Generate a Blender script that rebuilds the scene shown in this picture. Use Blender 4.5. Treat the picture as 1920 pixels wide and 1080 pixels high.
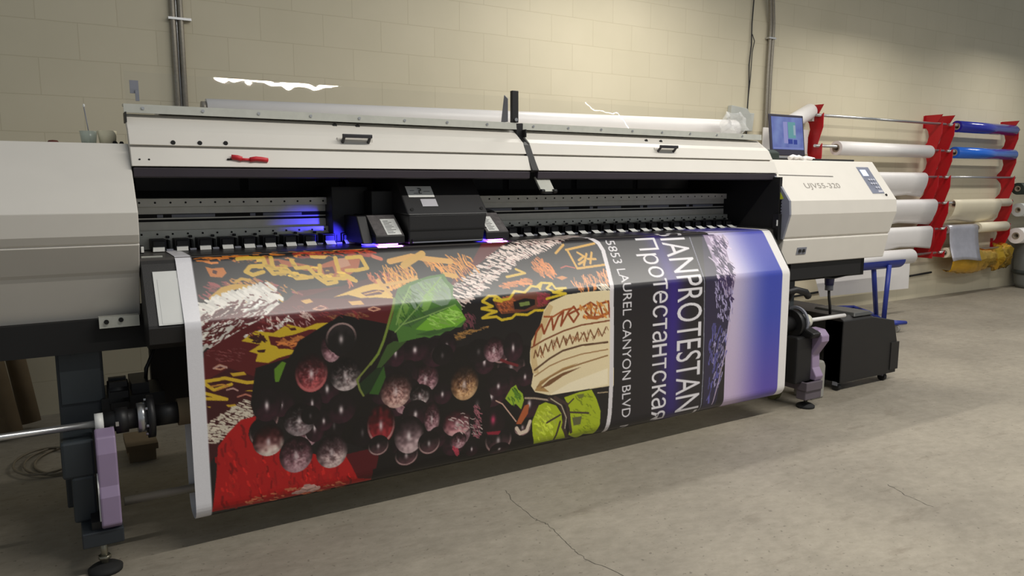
import bpy, bmesh, math, random
import numpy as np
from mathutils import Vector, Matrix

for o in list(bpy.data.objects):
    bpy.data.objects.remove(o, do_unlink=True)
SC = bpy.context.scene
COL = SC.collection

# ------------------------------------------------------------------ camera
cam_data = bpy.data.cameras.new('camera')
cam = bpy.data.objects.new('camera', cam_data)
COL.objects.link(cam)
cam_data.sensor_width = 36.0
cam_data.lens = 26.25
cam_data.clip_start = 0.05
PSI, TH = math.radians(31.1348), math.radians(7.9295)      # yaw to the right of the wall normal, pitch down
fw = Vector((math.sin(PSI)*math.cos(TH), math.cos(PSI)*math.cos(TH), -math.sin(TH)))
cam.location = (0.0, 0.0, 1.36)
cam.rotation_euler = fw.to_track_quat('-Z', 'Y').to_euler()
SC.camera = cam

# ------------------------------------------------------------------ world, view
world = bpy.data.worlds.new('world')
SC.world = world
world.use_nodes = True
world.node_tree.nodes['Background'].inputs[0].default_value = (0.88, 0.96, 1.04, 1)
world.node_tree.nodes['Background'].inputs[1].default_value = 0.24
SC.view_settings.view_transform = 'Standard'
SC.view_settings.look = 'None'
SC.view_settings.gamma = 1.0
SC.view_settings.use_curve_mapping = False
SC.view_settings.exposure = 0.0

def area_light(name, loc, size, energy, color, rot=(0, 0, 0), spread=180):
    l = bpy.data.lights.new(name, 'AREA')
    l.shape = 'RECTANGLE'; l.size, l.size_y = size
    l.energy = energy; l.color = color; l.spread = math.radians(spread)
    o = bpy.data.objects.new(name, l); COL.objects.link(o)
    o.location = loc; o.rotation_euler = rot
    return o
# long rows of fluorescent tubes hung from the roof, out of the frame
LAMPS = [((3.9, 3.9, 3.4), 1.4, 39, 164), ((7.2, 3.9, 3.25), 1.3, 24, 152), ((10.0, 3.9, 3.3), 1.3, 24, 152), ((3.9, 0.8, 3.95), 6.2, 205, 175), ((7.5, -2.0, 3.6), 4.0, 40, 175), ((3.2, -7.0, 3.3), 5.0, 70, 180)]
for loc, ln, en, sp in LAMPS:
    area_light('fluorescent_tubes', loc, (ln, 0.06), en, (1.0, 0.96, 0.885), spread=sp)

# ------------------------------------------------------------------ helpers
def lin(c):
    return tuple((v/255/12.92 if v/255 <= 0.04045 else ((v/255+0.055)/1.055)**2.4) for v in c)
MATS = {}
def mat(name, c, rough=0.5, metal=0.0, var=0.06, scale=9.0, spec=0.5, coat=0.0, bump=0.0, bscale=200, trans=0.0, emit=None, es=1.0, alpha=1.0):
    if name in MATS: return MATS[name]
    m = bpy.data.materials.new(name); m.use_nodes = True
    nt = m.node_tree; b = nt.nodes['Principled BSDF']
    b.inputs['Roughness'].default_value = rough
    b.inputs['Metallic'].default_value = metal
    b.inputs['Specular IOR Level'].default_value = spec
    b.inputs['Coat Weight'].default_value = coat
    b.inputs['Transmission Weight'].default_value = trans
    b.inputs['Alpha'].default_value = alpha
    r, g, bl = lin(c)
    tc = nt.nodes.new('ShaderNodeTexCoord')
    nz = nt.nodes.new('ShaderNodeTexNoise'); nz.inputs['Scale'].default_value = scale; nz.inputs['Detail'].default_value = 3
    nt.links.new(tc.outputs['Object'], nz.inputs['Vector'])
    rp = nt.nodes.new('ShaderNodeValToRGB')
    rp.color_ramp.elements[0].position = 0.3; rp.color_ramp.elements[1].position = 0.7
    rp.color_ramp.elements[0].color = (r*(1-var), g*(1-var), bl*(1-var), 1)
    rp.color_ramp.elements[1].color = (min(1, r*(1+var)), min(1, g*(1+var)), min(1, bl*(1+var)), 1)
    nt.links.new(nz.outputs['Fac'], rp.inputs['Fac'])
    nt.links.new(rp.outputs['Color'], b.inputs['Base Color'])
    if bump:
        n2 = nt.nodes.new('ShaderNodeTexNoise'); n2.inputs['Scale'].default_value = bscale
        nt.links.new(tc.outputs['Object'], n2.inputs['Vector'])
        bp = nt.nodes.new('ShaderNodeBump'); bp.inputs['Strength'].default_value = bump; bp.inputs['Distance'].default_value = 0.01
        nt.links.new(n2.outputs['Fac'], bp.inputs['Height']); nt.links.new(bp.outputs['Normal'], b.inputs['Normal'])
    if emit:
        b.inputs['Emission Color'].default_value = (*lin(emit), 1); b.inputs['Emission Strength'].default_value = es
    MATS[name] = m
    return m

class MB:
    """collects geometry (world coordinates) for ONE mesh object"""
    def __init__(s): s.v, s.f, s.sm, s.mi, s.cur = [], [], [], [], 0
    def use(s, i): s.cur = i; return s
    def add(s, vs, fs, smooth=False):
        n = len(s.v); s.v += [tuple(map(float, v)) for v in vs]
        for f in fs: s.f.append(tuple(n+i for i in f)); s.sm.append(smooth); s.mi.append(s.cur)
        return s
    def box(s, a, b, rz=0.0, about=None):
        (x0, y0, z0), (x1, y1, z1) = a, b
        vs = [Vector(p) for p in ((x0,y0,z0),(x1,y0,z0),(x1,y1,z0),(x0,y1,z0),(x0,y0,z1),(x1,y0,z1),(x1,y1,z1),(x0,y1,z1))]
        if rz:
            c = Vector(about or ((x0+x1)/2, (y0+y1)/2, 0)); M = Matrix.Rotation(rz, 3, 'Z')
            vs = [M @ (v-Vector((c.x,c.y,0))) + Vector((c.x,c.y,0)) for v in vs]
        return s.add(vs, [(0,3,2,1),(4,5,6,7),(0,1,5,4),(1,2,6,5),(2,3,7,6),(3,0,4,7)])
    def hexa(s, bot, top):
        return s.add(list(bot)+list(top), [(0,3,2,1),(4,5,6,7),(0,1,5,4),(1,2,6,5),(2,3,7,6),(3,0,4,7)])
    def prism(s, prof, x0, x1, smooth=False):
        """closed (y, z) profile extruded along x"""
        n = len(prof)
        vs = [(x0, y, z) for y, z in prof]+[(x1, y, z) for y, z in prof]
        return s.add(vs, [(i, (i+1) % n, n+(i+1) % n, n+i) for i in range(n)], smooth).add(vs, [tuple(range(n))[::-1], tuple(range(n, 2*n))])
    def prism_y(s, prof, y0, y1):
        """closed (x, z) profile extruded along y"""
        n = len(prof)
        vs = [(x, y0, z) for x, z in prof]+[(x, y1, z) for x, z in prof]
        return s.add(vs, [(i, (i+1) % n, n+(i+1) % n, n+i) for i in range(n)]+[tuple(range(n))[::-1], tuple(range(n, 2*n))])
    def cyl(s, p, q, r, n=20, r2=None, caps=True):
        p, q = Vector(p), Vector(q); r2 = r if r2 is None else r2
        d = (q-p).normalized(); a = d.orthogonal().normalized(); b = d.cross(a)
        vs = []
        for c, rr in ((p, r), (q, r2)):
            vs += [c+(a*math.cos(2*math.pi*i/n)+b*math.sin(2*math.pi*i/n))*rr for i in range(n)]
        s.add(vs, [(i, (i+1) % n, n+(i+1) % n, n+i) for i in range(n)], True)
        if caps: s.add(vs, [tuple(range(n))[::-1], tuple(range(n, 2*n))])
        return s
    def ring(s, p, q, r, ri, n=24):
        """hollow tube with annular ends"""
        p, q = Vector(p), Vector(q); d = (q-p).normalized(); a = d.orthogonal().normalized(); b = d.cross(a)
        vs = []
        for c, rr in ((p, r), (q, r), (q, ri), (p, ri)):
            vs += [c+(a*math.cos(2*math.pi*i/n)+b*math.sin(2*math.pi*i/n))*rr for i in range(n)]
        for k in range(4):
            k2 = (k+1) % 4
            s.add(vs, [(k*n+i, k*n+(i+1) % n, k2*n+(i+1) % n, k2*n+i) for i in range(n)], k in (0, 2))
        return s
    def lathe(s, base, prof, n=24):
        """(r, z) profile turned about a vertical axis through base"""
        bx, by, bz = base; m = len(prof); vs = []
        for i in range(n):
            a = 2*math.pi*i/n
            vs += [(bx+r*math.cos(a), by+r*math.sin(a), bz+z) for r, z in prof]
        return s.add(vs, [(i*m+k, ((i+1) % n)*m+k, ((i+1) % n)*m+k+1, i*m+k+1) for i in range(n) for k in range(m-1)], True)
    def tube(s, pts, r, n=8):
        pts = [Vector(p) for p in pts]; m = len(pts); vs = []
        up = Vector((0.13, 0.31, 0.94))
        for i, p in enumerate(pts):
            d = (pts[min(i+1, m-1)]-pts[max(i-1, 0)]).normalized()
            a = d.cross(up)
            a = (d.orthogonal() if a.length < 1e-3 else a).normalized(); b = d.cross(a)
            vs += [p+(a*math.cos(2*math.pi*k/n)+b*math.sin(2*math.pi*k/n))*r for k in range(n)]
        s.add(vs, [(i*n+k, i*n+(k+1) % n, (i+1)*n+(k+1) % n, (i+1)*n+k) for i in range(m-1) for k in range(n)], True)
        return s.add(vs, [tuple(range(n))[::-1], tuple(range((m-1)*n, m*n))])
    def strip(s, prof, x0, x1, th=0.0, nx=1):
        """open (y, z) profile swept along x as a sheet"""
        m = len(prof); vs = []
        for k in range(nx+1):
            x = x0+(x1-x0)*k/nx; vs += [(x, y, z) for y, z in prof]
        return s.add(vs, [(k*m+i, (k+1)*m+i, (k+1)*m+i+1, k*m+i+1) for k in range(nx) for i in range(m-1)], True)
    def build(s, name, mats, parent=None, bevel=0.0, solid=0.0):
        me = bpy.data.meshes.new(name)
        off = parent_origin(parent)
        me.from_pydata([(v[0]-off[0], v[1]-off[1], v[2]-off[2]) for v in s.v], [], s.f)
        me.polygons.foreach_set('use_smooth', s.sm); me.polygons.foreach_set('material_index', s.mi)
        for m in (mats if isinstance(mats, (list, tuple)) else [mats]): me.materials.append(m)
        bm = bmesh.new(); bm.from_mesh(me)
        bmesh.ops.remove_doubles(bm, verts=bm.verts, dist=1e-5)
        bmesh.ops.recalc_face_normals(bm, faces=bm.faces)
        bm.to_mesh(me); bm.free()
        o = bpy.data.objects.new(name, me); COL.objects.link(o)
        if parent: o.parent = parent
        if solid:
            md = o.modifiers.new('solid', 'SOLIDIFY'); md.thickness = solid; md.offset = 0
        if bevel:
            md = o.modifiers.new('bevel', 'BEVEL'); md.width = bevel; md.segments = 2; md.limit_method = 'ANGLE'; md.angle_limit = math.radians(35)
        return o
def parent_origin(p):
    o = Vector((0, 0, 0))
    while p: o += p.location; p = p.parent
    return o
def thing(name, label, cat, loc, group=None):
    o = bpy.data.objects.new(name, None); COL.objects.link(o)
    o.empty_display_size = 0.1; o.location = loc
    return tag(o, label, cat, group)
def tag(o, label=None, cat=None, group=None, kind=None):
    if label: o['label'] = label
    if cat: o['category'] = cat
    if group: o['group'] = group
    if kind: o['kind'] = kind
    return o
def copy_tree(o, loc, label=None):
    c = o.copy(); COL.objects.link(c); c.location = loc
    if label: c['label'] = label
    for ch in o.children:
        d = ch.copy(); COL.objects.link(d); d.parent = c
        for g in ch.children:
            e = g.copy(); COL.objects.link(e); e.parent = d
    return c
def lettering(body, x0, x1, z0, z1, y, mb, dy_dz=0.0, zref=0.0):
    """text fitted to a box on a (leaning) face that looks towards -y"""
    for vs, fs in [text_mesh(body)]:
        mnx, mxx = vs[:, 0].min(), vs[:, 0].max(); mny, mxy = vs[:, 1].min(), vs[:, 1].max()
        P = []
        for a, b in vs:
            x = x0+(a-mnx)/(mxx-mnx)*(x1-x0); z = z0+(b-mny)/(mxy-mny)*(z1-z0)
            P.append((x, y+dy_dz*(z-zref), z))
        mb.add(P, fs)
def text_mesh(body):
    cu = bpy.data.curves.new('t', 'FONT'); cu.body = body; cu.resolution_u = 4
    ob = bpy.data.objects.new('t', cu); COL.objects.link(ob)
    dg = bpy.context.evaluated_depsgraph_get(); dg.update()
    me = bpy.data.meshes.new_from_object(ob.evaluated_get(dg))
    me.calc_loop_triangles()
    vs = np.array([v.co[:2] for v in me.vertices]); fs = [tuple(p.vertices) for p in me.loop_triangles]
    bpy.data.objects.remove(ob); bpy.data.meshes.remove(me); bpy.data.curves.remove(cu)
    return vs, fs
def fillet(pts, rs, n=8):
    out = [np.array(pts[0], float)]
    for i in range(1, len(pts)-1):
        a, b, d = [np.array(pts[k], float) for k in (i-1, i, i+1)]
        u = (a-b)/np.linalg.norm(a-b); v = (d-b)/np.linalg.norm(d-b)
        ang = math.acos(max(-1, min(1, float(u @ v)))); r = rs[i-1]; L = r/math.tan(ang/2)
        p, q = b+u*L, b+v*L
        ctr = b+(u+v)/np.linalg.norm(u+v)*r/math.sin(ang/2)
        a0 = math.atan2(p[1]-ctr[1], p[0]-ctr[0]); a1 = math.atan2(q[1]-ctr[1], q[0]-ctr[0])
        da = (a1-a0+math.pi) % (2*math.pi)-math.pi
        for k in range(n+1):
            t = a0+da*k/n; out.append(ctr+r*np.array([math.cos(t), math.sin(t)]))
    out.append(np.array(pts[-1], float))
    return np.array(out)

# ------------------------------------------------------------------ materials
M_white = mat('cream_white_paint', (216, 211, 202), 0.42, var=0.015)
M_leftgrey = M_white
M_rail = mat('brushed_aluminium', (196, 196, 186), 0.38, 0.3, var=0.05, scale=30)
M_alu = mat('satin_aluminium', (206, 203, 192), 0.4, 0.25, var=0.05, scale=20)
M_steel = mat('bright_steel', (200, 200, 200), 0.28, 0.9, var=0.03)
M_black = mat('black_plastic', (22, 21, 22), 0.5, var=0.1)
M_blk2 = mat('charcoal_powder_coat', (30, 28, 27), 0.55, var=0.08, bump=0.15, bscale=400)
M_dark = mat('dark_cavity', (14, 13, 13), 0.7, var=0.1)
M_slate = mat('slate_painted_steel', (40, 45, 50), 0.5, var=0.06)
M_lilac = mat('lilac_plastic', (146, 128, 156), 0.45, var=0.03)
M_gtrim = mat('grey_trim', (128, 130, 140), 0.5, var=0.04)
M_label = mat('paper_label', (222, 222, 218), 0.6, var=0.03)
M_print = mat('label_print', (60, 60, 62), 0.6)
M_yellow = mat('yellow_green_label', (196, 206, 40), 0.5, var=0.1, scale=120)
M_red = mat('red_lacquered_steel', (176, 16, 28), 0.38, var=0.05)
M_redp = mat('red_plastic', (206, 40, 52), 0.4)
M_paper = mat('white_vinyl', (236, 232, 230), 0.38, var=0.015)
M_cream = mat('cream_vinyl', (232, 222, 196), 0.42, var=0.02)
M_blueD = mat('dark_blue_film', (34, 40, 150), 0.22, var=0.03, coat=0.6)
M_blueM = mat('bright_blue_film', (28, 100, 205), 0.22, var=0.03, coat=0.6)
M_silver = mat('silver_film', (190, 188, 196), 0.30, 0.5, var=0.08, bump=0.3, bscale=12)
M_gold = mat('gold_film', (240, 190, 66), 0.15, 0.9, var=0.15, bump=0.5, bscale=9)
M_core = mat('core_card', (150, 138, 120), 0.8, var=0.08)
M_card = mat('brown_cardboard', (116, 100, 76), 0.85, var=0.1)
M_bsteel = mat('blue_painted_steel', (36, 52, 140), 0.4, var=0.06)
M_rubber = mat('black_rubber', (26, 26, 26), 0.8)
M_bottle = mat('grey_polythene', (150, 148, 140), 0.5, var=0.04)
M_cond = mat('galvanised_conduit', (146, 139, 126), 0.4, 0.4, var=0.1, scale=60)
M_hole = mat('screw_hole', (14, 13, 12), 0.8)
M_drum = mat('grey_drum_plastic', (120, 122, 120), 0.5, var=0.05)
M_olive = mat('dark_green_plastic', (34, 46, 38), 0.6)

# ------------------------------------------------------------------ setting
def wall_material():
    m = bpy.data.materials.new('painted_block_wall'); m.use_nodes = True; nt = m.node_tree; b = nt.nodes['Principled BSDF']
    b.inputs['Roughness'].default_value = 0.6; b.inputs['Specular IOR Level'].default_value = 0.25
    tc = nt.nodes.new('ShaderNodeTexCoord'); mp = nt.nodes.new('ShaderNodeSeparateXYZ'); cb = nt.nodes.new('ShaderNodeCombineXYZ')
    nt.links.new(tc.outputs['Object'], mp.inputs[0])
    ad = nt.nodes.new('ShaderNodeMath'); ad.operation = 'ADD'; ad.inputs[1].default_value = 0.035
    nt.links.new(mp.outputs['X'], ad.inputs[0]); nt.links.new(ad.outputs[0], cb.inputs['X']); nt.links.new(mp.outputs['Z'], cb.inputs['Y'])
    wob = nt.nodes.new('ShaderNodeTexNoise'); wob.inputs['Scale'].default_value = 6
    nt.links.new(tc.outputs['Object'], wob.inputs['Vector'])
    mx = nt.nodes.new('ShaderNodeVectorMath'); mx.operation = 'MULTIPLY_ADD'
    mx.inputs[1].default_value = (0.006, 0.006, 0); nt.links.new(wob.outputs['Color'], mx.inputs[0]); nt.links.new(cb.outputs[0], mx.inputs[2])
    br = nt.nodes.new('ShaderNodeTexBrick'); br.inputs['Scale'].default_value = 1.0
    br.inputs['Brick Width'].default_value = 0.41; br.inputs['Row Height'].default_value = 0.207
    br.inputs['Mortar Size'].default_value = 0.0035; br.inputs['Mortar Smooth'].default_value = 0.6
    br.inputs['Color1'].default_value = (*lin((216, 207, 182)), 1); br.inputs['Color2'].default_value = (*lin((213, 204, 179)), 1)
    br.inputs['Mortar'].default_value = (*lin((203, 193, 167)), 1)
    nt.links.new(mx.outputs[0], br.inputs['Vector'])
    nz = nt.nodes.new('ShaderNodeTexNoise'); nz.inputs['Scale'].default_value = 2.2; nz.inputs['Detail'].default_value = 5
    nt.links.new(tc.outputs['Object'], nz.inputs['Vector'])
    rp = nt.nodes.new('ShaderNodeValToRGB'); rp.color_ramp.elements[0].color = (0.9, 0.9, 0.88, 1); rp.color_ramp.elements[1].color = (1.04, 1.03, 1.04, 1)
    nt.links.new(nz.outputs['Fac'], rp.inputs['Fac'])
    mu = nt.nodes.new('ShaderNodeMixRGB'); mu.blend_type = 'MULTIPLY'; mu.inputs['Fac'].default_value = 1
    nt.links.new(br.outputs['Color'], mu.inputs[1]); nt.links.new(rp.outputs['Color'], mu.inputs[2]); nt.links.new(mu.outputs[0], b.inputs['Base Color'])
    iv = nt.nodes.new('ShaderNodeMath'); iv.operation = 'SUBTRACT'; iv.inputs[0].default_value = 1; nt.links.new(br.outputs['Fac'], iv.inputs[1])
    bp = nt.nodes.new('ShaderNodeBump'); bp.inputs['Strength'].default_value = 0.16; bp.inputs['Distance'].default_value = 0.004
    nt.links.new(iv.outputs[0], bp.inputs['Height']); nt.links.new(bp.outputs['Normal'], b.inputs['Normal'])
    return m
def floor_material():
    m = bpy.data.materials.new('worn_concrete'); m.use_nodes = True; nt = m.node_tree; b = nt.nodes['Principled BSDF']
    b.inputs['Specular IOR Level'].default_value = 0.35
    tc = nt.nodes.new('ShaderNodeTexCoord')
    def noise(sc, det, rough=0.6, stretch=None):
        n = nt.nodes.new('ShaderNodeTexNoise'); n.inputs['Scale'].default_value = sc; n.inputs['Detail'].default_value = det; n.inputs['Roughness'].default_value = rough
        if stretch:
            mp = nt.nodes.new('ShaderNodeMapping'); mp.inputs['Scale'].default_value = stretch; mp.inputs['Rotation'].default_value = (0, 0, 0.5)
            nt.links.new(tc.outputs['Object'], mp.inputs['Vector']); nt.links.new(mp.outputs[0], n.inputs['Vector'])
        else: nt.links.new(tc.outputs['Object'], n.inputs['Vector'])
        return n
    def ramp(src, p0, c0, p1, c1):
        r = nt.nodes.new('ShaderNodeValToRGB'); e = r.color_ramp.elements
        e[0].position, e[1].position = p0, p1; e[0].color = (*c0, 1); e[1].color = (*c1, 1)
        nt.links.new(src.outputs['Fac'], r.inputs['Fac']); return r
    def mul(a, bb, f=1.0):
        x = nt.nodes.new('ShaderNodeMixRGB'); x.blend_type = 'MULTIPLY'; x.inputs['Fac'].default_value = f
        nt.links.new(a.outputs[0], x.inputs[1]); nt.links.new(bb.outputs[0], x.inputs[2]); return x
    base = ramp(noise(0.9, 6), 0.35, lin((134, 127, 115)), 0.68, lin((158, 150, 136)))
    fine = ramp(noise(14, 8, 0.7, (1, 1.6, 1)), 0.3, (0.84, 0.84, 0.82), 0.7, (1.12, 1.12, 1.12))
    stain = ramp(noise(3.0, 4, 0.7, (1, 3.5, 1)), 0.28, (0.80, 0.78, 0.76), 0.42, (1, 1, 1))
    speck = ramp(noise(46, 2, 0.5), 0.28, (0.45, 0.43, 0.42), 0.335, (1, 1, 1))
    pale = ramp(noise(5.5, 5, 0.7, (0.5, 3.5, 1)), 0.62, (1, 1, 1), 0.75, (1.16, 1.15, 1.12))
    c = mul(mul(mul(mul(base, fine), stain), speck, 0.7), pale)
    nt.links.new(c.outputs[0], b.inputs['Base Color'])
    rr = nt.nodes.new('ShaderNodeMapRange'); rr.inputs['To Min'].default_value = 0.42; rr.inputs['To Max'].default_value = 0.7
    nt.links.new(noise(3, 5).outputs['Fac'], rr.inputs['Value']); nt.links.new(rr.outputs[0], b.inputs['Roughness'])
    bp = nt.nodes.new('ShaderNodeBump'); bp.inputs['Strength'].default_value = 0.12; bp.inputs['Distance'].default_value = 0.01
    nt.links.new(noise(40, 6).outputs['Fac'], bp.inputs['Height']); nt.links.new(bp.outputs['Normal'], b.inputs['Normal'])
    return m
YW = 5.10
fl = MB().box((-7, -6, -0.1), (20, 5.3, 0))
rnd = random.Random(4)
def crack(p, q, n, amp, w):
    pts = []
    for i in range(n+1):
        t = i/n; pts.append((p[0]+(q[0]-p[0])*t+rnd.uniform(-amp, amp), p[1]+(q[1]-p[1])*t+rnd.uniform(-amp, amp)))
    for (a, b) in zip(pts, pts[1:]):
        d = Vector((b[0]-a[0], b[1]-a[1])); nn = Vector((-d.y, d.x)).normalized()*w*rnd.uniform(0.5, 1.0)
        fl.add([(a[0]-nn.x, a[1]-nn.y, 0.0006), (b[0]-nn.x, b[1]-nn.y, 0.0006), (b[0]+nn.x, b[1]+nn.y, 0.0006), (a[0]+nn.x, a[1]+nn.y, 0.0006)], [(0, 1, 2, 3)])
fl.use(1)
CR = [(1.626, 2.747), (1.591, 2.629), (1.578, 2.442), (1.598, 2.367), (1.568, 2.166), (1.559, 2.067), (1.608, 1.872)]
for p, q in zip(CR, CR[1:]): crack(p, q, 8, 0.005, 0.0015)
crack((3.151, 1.896), (3.104, 1.78), 8, 0.006, 0.0018); crack((3.104, 1.78), (3.09, 1.654), 8, 0.006, 0.0015)
tag(fl.build('floor', [floor_material(), mat('crack_dirt', (74, 69, 62), 0.9)]), kind='structure')
tag(MB().box((-7, YW, 0), (20, YW+0.2, 5.2)).build('wall_back', wall_material()), kind='structure')
# ------------------------------------------------------------------ the printer
PR = thing('wide_format_printer', 'very wide white roll printer with open black front between two end cabinets', 'printer', (1.95, 3.30, 0.0))
# --- left end cabinet
XL, XR = 0.235, 3.655
profL = [(3.10, 0.868), (3.005, 1.040), (2.993, 1.052), (2.926, 1.148), (2.932, 1.152), (2.923, 1.158), (2.908, 1.184), (2.90, 1.262), (3.11, 1.506), (3.95, 1.506), (3.95, 0.868)]
cl = MB().prism(profL, -1.25, XL).build('left_cabinet', M_leftgrey, PR, bevel=0.006)
tag(cl, 'grey-lit left end cabinet')
MB().prism([(3.02, 0.845), (3.02, 0.885), (3.06, 0.885), (3.06, 0.845)], 0.095, 0.225).use(1).cyl((0.118, 3.021, 0.868), (0.118, 3.012, 0.868), 0.008).cyl((0.165, 3.021, 0.872), (0.165, 3.012, 0.872), 0.008).build('mounting_plate', [M_rail, M_hole], cl)
# --- right end cabinet
profR = [(2.973, 0.880), (2.944, 1.030), (2.952, 1.036), (2.940, 1.048), (2.899, 1.182), (2.906, 1.262), (3.095, 1.506), (3.95, 1.506), (3.95, 0.880)]
cr = MB().prism(profR, XR, 4.694).build('right_cabinet', M_white, PR, bevel=0.006)
sl = (3.095-2.906)/(1.506-1.262)
def onslope(z): return 2.906+sl*(z-1.262)
# seam in the lid
MB().hexa([(3.68, onslope(1.412)-0.0015, 1.412), (4.18, onslope(1.405)-0.0015, 1.405), (4.18, onslope(1.405)+.004, 1.405), (3.68, onslope(1.412)+.004, 1.412)],
          [(3.68, onslope(1.416)-0.0015, 1.416), (4.18, onslope(1.409)-0.0015, 1.409), (4.18, onslope(1.409)+.004, 1.409), (3.68, onslope(1.416)+.004, 1.416)]).build('lid_seam', mat('seam_shadow_gap', (70, 66, 62), 0.8), cr)
mb = MB(); lettering('UJV55-320', 3.855, 4.19, 1.326, 1.366, onslope(1.326)-0.0012, mb, sl, 1.326)
tag(mb.build('model_lettering', mat('grey_lettering', (146, 140, 132), 0.5), cr), 'grey lettering UJV55-320')
# control panel on the lid
def slab(x0, x1, z0, z1, th, m, name, parent, lift=0.0, bev=0.002):
    p = lambda z, l: (onslope(z)-l*0.79, z+l*0.61*0)
    b = [(x0, onslope(z0)-lift-th, z0), (x1, onslope(z0)-lift-th, z0), (x1, onslope(z0)+0.004-lift, z0), (x0, onslope(z0)+0.004-lift, z0)]
    t = [(x0, onslope(z1)-lift-th, z1), (x1, onslope(z1)-lift-th, z1), (x1, onslope(z1)+0.004-lift, z1), (x0, onslope(z1)+0.004-lift, z1)]
    return MB().hexa(b, t).build(name, m, parent, bevel=bev)
cp = slab(4.475, 4.602, 1.300, 1.470, 0.003, mat('control_panel_grey', (118, 122, 138), 0.4), 'control_panel', cr)
tag(cp, 'grey control panel with small screen')
MB().hexa([(4.492, onslope(1.412)-0.006, 1.412), (4.548, onslope(1.412)-0.006, 1.412), (4.548, onslope(1.412), 1.412), (4.492, onslope(1.412), 1.412)],
          [(4.492, onslope(1.452)-0.006, 1.452), (4.548, onslope(1.452)-0.006, 1.452), (4.548, onslope(1.452), 1.452), (4.492, onslope(1.452), 1.452)]).build('screen', mat('lcd_white', (214, 226, 246), 0.3, emit=(200, 216, 250), es=0.7), cp)
kb = MB()
for (x, z) in ((4.52, 1.385), (4.545, 1.385), (4.57, 1.385), (4.52, 1.36), (4.545, 1.36), (4.57, 1.36), (4.545, 1.335), (4.57, 1.335)):
    kb.cyl((x, onslope(z)-0.003, z), (x, onslope(z)-0.008, z+0.004), 0.0075, 12)
kb.build('keypad', mat('keypad_pale', (184, 186, 198), 0.4), cp)
MB().box((4.545, onslope(1.312)-0.006, 1.305), (4.59, onslope(1.312)+.002, 1.32)).build('status_key', mat('key_white', (226, 226, 236), 0.4), cp)
MB().cyl((4.606, onslope(1.288)+.003, 1.288), (4.606, onslope(1.288)-.004, 1.291), 0.008, 14).build('power_button', M_hole, cr)
# socket plate
ys = lambda z: 2.944+(2.973-2.944)/(0.880-1.030)*(z-1.030)
sp = MB().hexa([(3.792, ys(.937)-.003, .937), (3.878, ys(.937)-.003, .937), (3.878, ys(.937)+.004, .937), (3.792, ys(.937)+.004, .937)],
               [(3.792, ys(.980)-.003, .980), (3.878, ys(.980)-.003, .980), (3.878, ys(.980)+.004, .980), (3.792, ys(.980)+.004, .980)]).build('socket_plate', M_gtrim, cr)
MB().box((3.806, ys(.96)-.008, .950), (3.828, ys(.96), .969)).box((3.842, ys(.96)-.008, .950), (3.862, ys(.96), .969)).build('switch', M_black, sp)
# grey trim on the inner side of the right cabinet, hazard label, clips
prt = [(2.944, 1.035), (2.900, 1.182), (2.907, 1.262), (3.03, 1.42), (3.06, 1.42), (3.02, 1.36), (2.965, 1.262), (2.968, 1.182), (2.975, 1.035)]
tr = MB().prism(prt, 3.640, 3.656).build('side_trim', M_gtrim, PR, bevel=0.002)
MB().hexa([(3.6385, 2.947, 1.275), (3.6395, 2.947, 1.275), (3.6395, 2.985, 1.268), (3.6385, 2.985, 1.268)], [(3.6385, 3.006, 1.362), (3.6395, 3.006, 1.362), (3.6395, 3.036, 1.358), (3.6385, 3.036, 1.358)]).build('hazard_label', M_yellow, tr)
lt = MB()
for k in range(5): lt.box((3.637, 2.958, 1.19+k*.018), (3.641, 2.966, 1.196+k*.018))
lt.build('clip', M_black, tr)
MB().box((3.615, 2.955, 1.03), (3.650, 3.0, 1.185)).box((3.612, 2.97, 1.10), (3.618, 2.985, 1.125)).use(1).box((3.610, 2.96, 1.115), (3.616, 2.968, 1.15)).build('latch_block', [M_black, M_label], PR, bevel=0.002)
# --- hoods (two raised lids along the opening)
hp = [(3.035, 1.386), (3.018, 1.392), (3.016, 1.424), (3.052, 1.494), (3.074, 1.500), (3.100, 1.556), (3.160, 1.618), (3.166, 1.628), (3.158, 1.630), (3.162, 1.658), (3.22, 1.660), (3.22, 1.64), (3.185, 1.62), (3.12, 1.55), (3.085, 1.49), (3.05, 1.43), (3.045, 1.386)]
hpw = [(3.016, 1.424), (3.050, 1.492), (3.080, 1.495), (3.080, 1.500), (3.060, 1.502), (3.092, 1.556), (3.180, 1.618), (3.20, 1.622), (3.205, 1.61), (3.135, 1.545), (3.095, 1.48), (3.045, 1.422)]
def ho(z):
    pts = [(1.424, 3.016), (1.492, 3.050), (1.502, 3.060), (1.556, 3.092), (1.618, 3.180)]
    for (a, ya), (b, yb) in zip(pts, pts[1:]):
        if a <= z <= b: return ya+(yb-ya)*(z-a)/(b-a)
    return 3.16
def hood(x0, x1, name):
    h = MB().prism(hpw, x0, x1).build(name, M_white, PR, bevel=0.002)
    MB().prism([(3.052, 1.382), (3.024, 1.386), (3.020, 1.418), (3.052, 1.419)], x0+.005, x1-.005).build('lip_channel', mat('dark_grey_channel', (58, 52, 60), 0.45), h, bevel=0.002)
    sc = MB().prism([(3.150, 1.622), (3.152, 1.654), (3.215, 1.656), (3.215, 1.648), (3.162, 1.646), (3.162, 1.622)], x0-.004, x1).use(1); x = x0+.06
    while x < x1: sc.cyl((x, 3.153, 1.640), (x, 3.147, 1.640), 0.006, 10); x += 0.21
    sc.build('top_rail', [M_rail, M_steel], h)
    MB().box((x0-.003, 3.12, 1.585), (x0+.002, 3.20, 1.622)).build('end_plate', M_blk2, h)
    return h
hl = hood(0.235, 1.930, 'left_hood'); hr = hood(1.965, 3.665, 'right_hood')
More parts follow.
